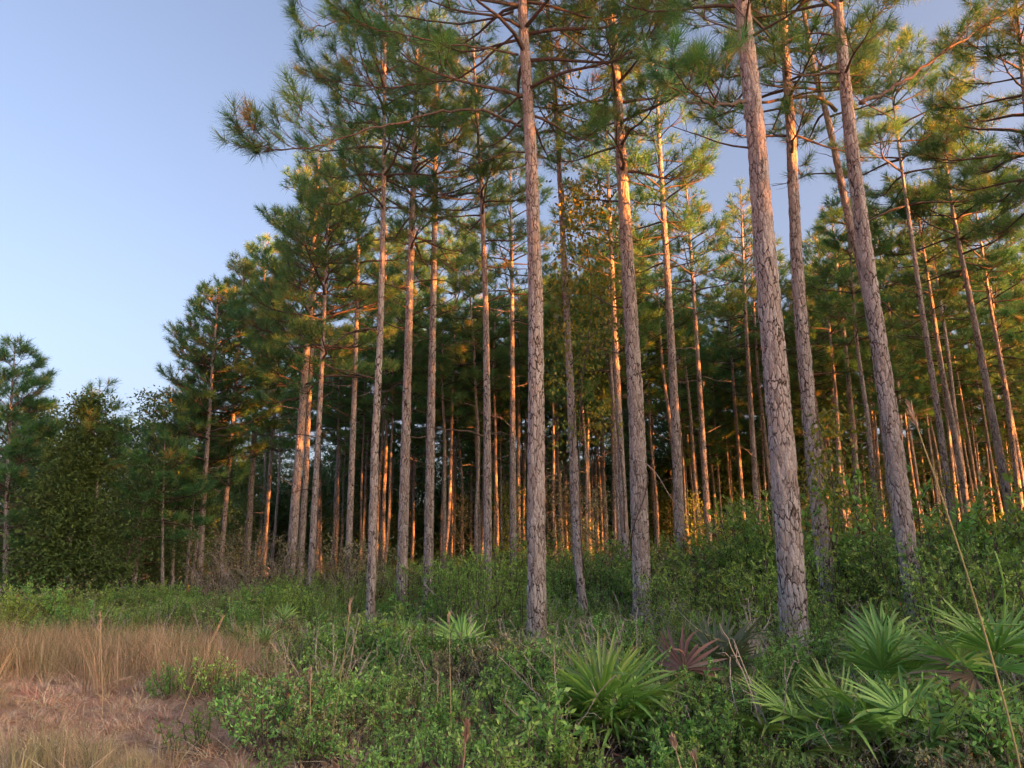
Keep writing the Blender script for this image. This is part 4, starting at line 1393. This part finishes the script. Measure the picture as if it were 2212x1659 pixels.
FROND = {'green': [frond_mesh(700 + i, 22, R(112), .62, .04 + .06 * i, M_PALM) for i in range(4)],
         'grey': [frond_mesh(710 + i, 18, R(75), .52, .06, M_PALM_GREY) for i in range(2)],
         'dead': [frond_mesh(720 + i, 18, R(100), .50, .35, M_PALM_DEAD, torn=.3) for i in range(2)],
         'pale': [frond_mesh(730 + i, 11, R(60), .46, .75, M_PALM_PALE, torn=.2) for i in range(2)]}
_pet = Geo()
tt_ = np.linspace(0, 1, 6)
_pet.tube(np.stack([0 * tt_, tt_ - 1, -.07 * np.sin(math.pi * tt_)], -1), np.array([.013, .010, .009, .008, .008, .006]), 5)
PETIOLE = {'green': _pet.mesh('petiole', M_PALM), 'grey': _pet.mesh('petiole', M_PALM_GREY), 'dead': _pet.mesh('petiole', M_PALM_DEAD), 'pale': _pet.mesh('petiole', M_PALM_DEAD)}


def add_frond(root, kind, i, base, az, el, lp, s, bend=.35, roll=0.0):
    """a fan leaf: stalk of length lp from base, blade bent outwards at its end"""
    d = Vector((math.sin(az) * math.cos(el), math.cos(az) * math.cos(el), math.sin(el)))
    up = Vector((0, 0, 1))
    zl = (up - d * d.z)
    if zl.length < .05:
        zl = Vector((-math.sin(az), -math.cos(az), 0))
    zl.normalize()
    xl = d.cross(zl)
    rot = Matrix((xl, d, zl)).transposed().to_4x4()
    tip = Vector(base) + d * lp
    fr = obj('frond', FROND[kind][i % len(FROND[kind])], root)
    fr.matrix_local = Matrix.Translation(tip) @ rot @ Matrix.Rotation(roll, 4, 'Y') @ Matrix.Rotation(-bend, 4, 'X') @ Matrix.Scale(s, 4)
    pe = obj('petiole', PETIOLE[kind], fr)
    pe.matrix_local = fr.matrix_local.inverted() @ Matrix.Translation(tip) @ rot @ Matrix.Diagonal((1, lp, 1, 1))
    return fr


def palmetto(seed, px, depth, label, n, s, lp, el0=.35, el1=1.35, kinds=('green',), group='saw palmettos in the undergrowth', facing=None):
    rng = np.random.default_rng(seed)
    root = thing('saw_palmetto', label, 'palmetto', on_ground(px, depth), group)
    st = Geo()
    st.tube([(-.12, .02, .02), (-.04, 0, .07), (.02, 0, .13)], [.05, .06, .045], 7)
    obj('stem', st.mesh('stem', M_TWIG), root)
    for i in range(n):
        f = (i + .5) / n
        az = i * 2.4 + rng.normal(0, .25)
        el = el0 + (el1 - el0) * (1 - f) + rng.normal(0, .08)
        L = lp * rng.uniform(.75, 1.15) * (.75 + .35 * math.sin(el))
        add_frond(root, kinds[i % len(kinds)], int(rng.integers(0, 4)), (rng.normal(0, .05), rng.normal(0, .05), .10), az, el, L, s * rng.uniform(.85, 1.12), bend=rng.uniform(.1, .55), roll=rng.normal(0, .25))
    return root


big = palmetto(71, 1305, 6.75, 'largest green palmetto in the foreground, in front of the coiled-vine pine', 20, .88, .34, .15, 1.35)
pr = palmetto(72, 1850, 6.4, 'green palmetto clump below the leaning grey pine', 15, .72, .32, .2, 1.35)
pr2 = palmetto(73, 1945, 7.3, 'upright palmetto behind the right palmetto clump', 9, .78, .60, .9, 1.48)
pc = palmetto(74, 2185, 6.4, 'palmetto with long drooping fans at the right edge', 9, .85, .72, .6, 1.35)
palmetto(75, 1745, 5.9, 'low palmetto near the bottom edge under the pale trunk', 6, .75, .32, .3, 1.1)
palmetto(76, 1960, 5.7, 'palmetto half hidden by the rounded low bush at the bottom edge', 7, .8, .34, .4, 1.2)
palmetto(77, 1560, 8.2, 'silvery green palmetto shoots between the two large palmettos', 6, 1.0, .50, .9, 1.45, ('grey',))
palmetto(78, 868, 12.6, 'small palmetto fan in the low cover, left of the dark shaded palmetto', 7, .72, .36)
palmetto(79, 985, 13.2, 'dark palmetto in the hollow left of the thick grey pine', 7, .62, .32, .5, 1.4)
palmetto(80, 560, 13.2, 'pale yellowish palmetto at the edge of the dry clearing', 7, .62, .32, .4, 1.2)
palmetto(81, 600, 15.4, 'palmetto behind the yellowish one beside the clearing', 7, .66, .36)
palmetto(82, 520, 16.4, 'farther palmetto left of the pale leaning sapling', 7, .66, .36)
palmetto(83, 845, 11.0, 'palmetto with low fans above the yellow flowering plant', 7, .9, .32, .1, .9)
palmetto(84, 1000, 10.4, 'palmetto fan beside the tall thin stalk left of the grey pine foot', 6, .8, .42, .5, 1.3)


def dead_frond(label, px, py, depth, az, el, s, kind, i=0, bend=.3, roll=0.0, lp=.5):
    tip = at(px, py, depth)
    d = Vector((math.sin(az) * math.cos(el), math.cos(az) * math.cos(el), math.sin(el)))
    base = tip - d * lp
    root = thing('dead_palmetto_frond', label, 'palm frond', base)
    add_frond(root, kind, i, (0, 0, 0), az, el, lp, s, bend, roll)
    return root


dead_frond('upright brown dead palmetto fan beside the largest green palmetto', 1478, 1445, 7.5, .6, 1.25, .95, 'dead', 0, -.1)
dead_frond('brown dead palmetto fan with curled tips, right of the leaning grey pine foot', 2105, 1462, 6.3, -1.5, .30, 1.0, 'dead', 1, .25, -.5)
dead_frond('bleached curled palmetto frond lying before the largest green palmetto', 1375, 1608, 6.5, -1.3, .15, .85, 'pale', 0, .5)
dead_frond('small bleached frond hanging beside the upright brown fan', 1448, 1535, 7.0, .9, .10, .8, 'pale', 1, .6)
dead_frond('withered brown frond low under the largest green palmetto', 1300, 1590, 6.9, -1.9, .05, .8, 'dead', 1, .4)
dead_frond('bleached strip of frond under the right palmetto clump', 1790, 1600, 6.2, -1.0, .1, .7, 'pale', 0, .5)


# ------------------------------------------------------------------ grass stalks and plumes
def smooth_path(pts, n):
    pts = np.asarray(pts, float)
    t = np.linspace(0, len(pts) - 1, n)
    i0 = np.minimum(t.astype(int), len(pts) - 2)
    f = (t - i0)[:, None]
    p = pts[i0] * (1 - f) + pts[i0 + 1] * f
    if n > 8:
        for _ in range(2):
            p[1:-1] = (p[:-2] + p[1:-1] * 2 + p[2:]) / 4
    return p


def stalk(label, path, depth, r=.0035, head=.25, mat=None, head_mat=None, bushy=1.0, ddepth=0.0):
    n = len(path)
    pts = [at(px, py, depth + ddepth * i_ / (n - 1)) for i_, (px, py) in enumerate(path)]
    base = pts[0].copy()
    if base.z > .06:
        pts.insert(0, Vector((base.x, base.y, 0.0)))
        base = pts[0].copy()
    P = smooth_path([p - base for p in pts], 22)
    root = thing('grass_stalk', label, 'grass stalk', base)
    g = Geo()
    g.tube(P, np.linspace(r, r * .45, len(P)), 5)
    obj('stem', g.mesh('stem', mat or M_STALK), root)
    if head > 0:
        rng = np.random.default_rng(int(path[0][0] * 7 + path[0][1]))
        L = np.linalg.norm(np.diff(P, axis=0), axis=1).sum()
        m = int(120 * bushy)
        u = 1 - (head / L) * rng.random(m)
        x = np.clip(u, 0, 1) * (len(P) - 1)
        i0 = np.minimum(x.astype(int), len(P) - 2)
        q = P[i0] + (P[i0 + 1] - P[i0]) * (x - i0)[:, None]
        d = unit((P[-1] - P[-4])[None] + 0 * q)
        h = Geo()
        h.leaves(q, unit(d + rng.normal(0, .22, q.shape)), rng.normal(0, 1, q.shape), .028 + .03 * rng.random(m), .0045, attr=rng.random(m))
        obj('seed_head', h.mesh('seed_head', head_mat or M_PLUME), root)
    return root


stalk('long pale grass stalk crossing the lower right corner, nearest of all stalks', [(2215, 1690), (2160, 1480), (2105, 1290), (2060, 1150), (2020, 1030), (1990, 950), (1968, 880)], 2.6, .0042, .20, M_STALK_GREEN, bushy=.35)
stalk('tall thin leaning stalk in the low cover, right of the clearing', [(708, 1660), (722, 1560), (738, 1450), (750, 1370), (757, 1296)], 6.5, .004, .2, M_STALK_GREEN, bushy=.5)
stalk('short upright stalk with tan seed head near the clearing edge', [(668, 1650), (670, 1540), (671, 1448)], 6.6, .004, .12, M_STALK)
stalk('tall upright stalk left of the thick grey pine', [(976, 1660), (973, 1500), (971, 1400), (970, 1332)], 6.5, .004, .15, M_STALK, bushy=.5)
stalk('upright pale grass stalk standing in the dry clearing', [(219, 1575), (222, 1500), (218, 1400), (216, 1328)], 8.4, .005, .22, M_STALK)
stalk('tilted pale grass stalk with feathery head at the clearing edge', [(372, 1600), (409, 1500), (445, 1410), (481, 1335)], 7.8, .005, .24, M_STALK)
stalk('bent grass stalk lying across the dry clearing', [(240, 1520), (200, 1492), (235, 1475), (281, 1463)], 8.2, .004, .15, M_STALK)
stalk('yellowish grass stalk at the far side of the clearing', [(118, 1400), (121, 1370), (126, 1344)], 15.0, .010, .35, M_STALK, bushy=1.3)
stalk('short tan stalk near the left edge at the far side of the clearing', [(36, 1400), (38, 1370), (39, 1346)], 15.0, .010, .3, M_STALK, bushy=1.3)
stalk('thick brown grass plume at the bottom edge', [(996, 1690), (1002, 1640), (1009, 1569)], 3.6, .005, .16, M_PLUME_BROWN, M_PLUME_BROWN, 1.2)
stalk('pinkish grass plume at the bottom edge below the bleached frond', [(1480, 1690), (1468, 1650), (1456, 1605)], 3.4, .0035, .11, M_PLUME, M_PLUME, .8)
stalk('smaller pinkish plume right of the other plume at the bottom edge', [(1512, 1690), (1506, 1665), (1501, 1642)], 3.4, .003, .07, M_PLUME, M_PLUME, .6)
stalk('arched dry stalk over the clearing floor', [(640, 1600), (632, 1500), (618, 1440), (590, 1395)], 8.5, .003, .12, M_STALK, bushy=.6)
stalk('thin straw beside the pale yellowish palmetto', [(548, 1500), (545, 1450), (530, 1420)], 11, .005, .15, M_STALK)


# ------------------------------------------------------------------ dead twigs, vines
def twig_shrub(seed, label, px, depth, H, W, n, mat=None, name='dead_shrub', cat='dead shrub'):
    rng = np.random.default_rng(seed)
    root = thing(name, label, cat, on_ground(px, depth))
    for s in range(n):
        g = Geo()
        az = rng.random() * 6.28
        m = 9
        e = np.cumsum(rng.normal(0, .22, m)) * .6 + rng.uniform(.8, 1.35)
        a = az + np.cumsum(rng.normal(0, .35, m))
        h = H * rng.uniform(.6, 1.05)
        d = np.stack([np.cos(a) * np.cos(e) * W / H, np.sin(a) * np.cos(e) * W / H, np.abs(np.sin(e))], -1)
        pts = np.concatenate([[np.zeros(3)], np.cumsum(d[:-1] * h / (m - 1), 0)])
        g.tube(pts, np.linspace(.008, .003, m), 4)
        for i0 in range(3, m):
            for _ in range(2):
                q = pts[i0] + np.cumsum(unit(d[i0 - 1] + rng.normal(0, .8, (4, 3))) * H * .055, 0)
                g.tube(np.concatenate([[pts[i0]], q]), [.004, .0035, .003, .0025, .002], 3, cap=False)
        obj('stem', g.mesh('stem', mat or M_DEADWOOD), root)
    return root


twig_shrub(801, 'bare pale twigs left of the foot of the thickest pale trunk', 1625, 9.4, 1.15, .9, 7)
twig_shrub(802, 'tangle of bare grey twigs in front of the thickest pale trunk', 1745, 9.6, 1.0, .9, 6)
twig_shrub(803, 'bare crooked twigs right of the upright brown palmetto fan', 1560, 9.0, 1.0, .7, 5)
twig_shrub(804, 'thin bare twigs before the leaning grey pine', 1860, 10.2, .95, .9, 5)
twig_shrub(805, 'bare twigs right of the leaning grey pine foot', 2040, 9.6, 1.0, .7, 4)
twig_shrub(806, 'greyish bare twigs before the bright leafy shrub', 1010, 15.0, 1.0, .9, 5)
twig_shrub(807, 'bare orange-grey twigs of scrub above the clearing', 640, 22.0, 2.2, 1.9, 11)
twig_shrub(808, 'bare twigs among the scrub oaks', 740, 21.0, 1.9, 1.6, 9)
twig_shrub(809, 'tall brownish twig thicket under the orange-footed pine', 560, 22.5, 2.5, 2.4, 14)
twig_shrub(810, 'greyish twig thicket left of the tall brownish one', 480, 22.8, 2.0, 2.0, 11)


def dead_branch(label, path, depth, r):
    pts = [at(px, py, depth + dd) for px, py, dd in path]
    b = pts[0].copy()
    root = thing('fallen_branch', label, 'branch', b)
    g = Geo()
    P = smooth_path([p - b for p in pts], 18)
    g.tube(P, np.linspace(r, r * .4, len(P)), 6)
    obj('wood', g.mesh('wood', M_DEADWOOD), root)
    rng = np.random.default_rng(int(path[0][0]))
    for i_ in (6, 10, 14):
        t = Geo()
        q = P[i_] + np.cumsum(unit(P[i_ + 1] - P[i_] + rng.normal(0, .03, (4, 3))) * .09, 0)
        t.tube(np.concatenate([[P[i_]], q]), [.009, .007, .006, .005, .004], 4)
        obj('side_twig', t.mesh('side_twig', M_DEADWOOD), root)


dead_branch('pale dead branch leaning before the orange-banded pine', [(1000, 1345, 0), (985, 1335, 0), (960, 1300, 0), (935, 1280, .2), (915, 1262, .3)], 15.5, .02)
dead_branch('short pale dead branch lying below the leaning dead branch', [(925, 1335, 0), (945, 1345, 0), (960, 1352, 0), (985, 1372, -.2)], 15.0, .014)
dead_branch('pale leaning sapling stem below the golden leaves', [(728, 1405, 0), (716, 1370, 0), (703, 1335, 0), (691, 1305, 0)], 17.5, .022)


def leafy_vine(seed, label, centre, depth, n, leaf, box, stems, mat=M_VINE, ddepth=0.0, taper=False):
    rng = np.random.default_rng(seed)
    root = thing('climbing_vine', label, 'vine', at(centre[0], box[3], depth))
    b = np.array(root.location)
    for path in stems:
        pts = np.array([at(px, py, depth + dd) for px, py, dd in path]) - b
        g = Geo()
        P = smooth_path(pts, 20) + np.cumsum(rng.normal(0, .012, (20, 3)), 0)
        g.tube(P, np.linspace(.014, .006, 20), 5)
        obj('stem', g.mesh('stem', M_TWIG), root)
    k_ = n // 14
    cx = rng.uniform(box[0], box[2], k_)
    cy_ = rng.beta(1.2, 1.4, k_) * (box[3] - box[1]) + box[1]
    C = np.array([at(a, c, depth + ddepth + d_) for a, c, d_ in zip(cx, cy_, rng.normal(0, .35, k_))]) - b
    P = np.repeat(C, 14, 0) + rng.normal(0, .15, (k_ * 14, 3))
    D = unit(rng.normal(0, .6, P.shape) + np.array([0, 0, -1.0]))
    nr = unit(rng.normal(0, 1, P.shape))
    h = Geo()
    h.leaves(P, D, nr, leaf * rng.uniform(.7, 1.3, len(P)), leaf * .62 * rng.uniform(.7, 1.2, len(P)), attr=rng.random(len(P)), shape=.4)
    obj('leaves', h.mesh('leaves', mat), root)
    return root


leafy_vine(811, 'leafy vine curtain hanging between the slender pine and the coiled-vine pine', (1265, 600), 16.0, 2300, .095, (1205, 390, 1330, 770),
           [[(1262, 1250, 0), (1250, 1000, .1), (1260, 800, 0), (1280, 600, .1), (1240, 420, 0)], [(1350, 1150, 0), (1340, 950, 0), (1310, 800, .1), (1290, 620, 0)], [(1225, 700, -.15), (1270, 730, 0), (1330, 690, 0)]])
leafy_vine(812, 'dark vine leaves climbing the upper slender pine', (1200, 250), 16.0, 600, .095, (1172, 110, 1232, 400), [[(1212, 420, -.15), (1200, 300, -.15), (1190, 150, -.15)]])
leafy_vine(813, 'sparse vine leaves hanging below the vine curtain', (1260, 850), 16.2, 700, .085, (1190, 720, 1330, 980), [[(1236, 980, -.15), (1246, 850, 0), (1270, 740, 0)]])
leafy_vine(814, 'yellow-lit vine on the pine behind the thickest pale trunk', (1790, 1020), 13.3, 560, .095, (1752, 880, 1832, 1160), [[(1790, 1220, -.1), (1800, 1080, .1), (1775, 950, -.15), (1760, 880, -.1)], [(1800, 1200, .1), (1815, 1100, .3), (1805, 1000, .3)]])
leafy_vine(815, 'small vine tuft on the open-crowned leaning pine', (2045, 1040), 21.2, 100, .09, (2018, 990, 2062, 1110), [[(2050, 1120, -.1), (2040, 1050, -.1), (2030, 990, -.1)]])
leafy_vine(816, 'sparse creeper leaves on the bowed slim pine', (1805, 890), 29.6, 90, .11, (1780, 860, 1830, 930), [[(1828, 960, -.15), (1812, 900, 0), (1790, 870, 0)]])

# thin woody vine coiled round the foot of a pine, with a loose hanging end
r12, p12 = MAIN[1]
b12 = np.array(r12.location)
root = thing('woody_vine', 'thin bare vine coiled round the foot of the tall straight pine', 'vine', r12.location)
zz = np.linspace(.2, 3.3, 60)
th = zz * 2.3 - 1.2
cc = p12.axis(zz)
g = Geo()
g.tube(cc + np.stack([np.cos(th), np.sin(th), 0 * th], -1) * (p12.rad(zz) + .015)[:, None], .011, 5)
obj('stem', g.mesh('stem', M_TWIG), root)
g = Geo()
g.tube(smooth_path([at(px, py, 15.1 + dd) - Vector(b12) for px, py, dd in [(1370, 990, 0), (1395, 1000, -.1), (1420, 1025, -.2), (1440, 1060, -.2), (1460, 1090, -.3)]], 20), np.linspace(.012, .005, 20), 5)
obj('loose_end', g.mesh('loose_end', M_DEADWOOD), root)
g = Geo()
g.tube(smooth_path([at(px, py, 15.1 + dd) - Vector(b12) for px, py, dd in [(1395, 1370, -.1), (1365, 1350, -.3), (1340, 1330, -.4), (1335, 1300, -.4), (1322, 1275, -.4)]], 20), np.linspace(.012, .006, 20), 5)
obj('loose_end', g.mesh('loose_end', M_DEADWOOD), root)

# small white marker plate in the shrubs on the far side of the clearing
mk = at(264, 1316, 22.0)
root = thing('marker_sign', 'small white marker plate low in the shrubs at the far side of the clearing', 'marker', (mk.x, mk.y, 0))
g = Geo()
g.tube([(0, .03, 0), (0, .03, mk.z - .05)], .02, 6)
obj('post', g.mesh('post', M_DEADWOOD), root)
g = Geo()
w_, h_, t_ = .13, .10, .008
g.add([(-w_, -t_, -h_), (w_, -t_, -h_ + .03), (w_, -t_, h_ + .03), (-w_, -t_, h_), (-w_, t_, -h_), (w_, t_, -h_ + .03), (w_, t_, h_ + .03), (-w_, t_, h_)], None,
      [(0, 1, 2, 3), (5, 4, 7, 6), (4, 0, 3, 7), (1, 5, 6, 2), (3, 2, 6, 7), (4, 5, 1, 0)])
obj('plate', g.mesh('plate', M_WHITE), root, (0, 0, mk.z))

print('triangles', sum(sum(len(p.vertices) - 2 for p in m.polygons) if len(m.polygons) < 0 else len(m.loops) - 2 * len(m.polygons) for m in bpy.data.meshes))
cnt = {}
for m in bpy.data.meshes:
    k_ = m.name.split('.')[0]
    cnt[k_] = cnt.get(k_, 0) + len(m.loops) - 2 * len(m.polygons)
print(sorted(cnt.items(), key=lambda a: -a[1])[:12])
print('objects', len(scene.objects))
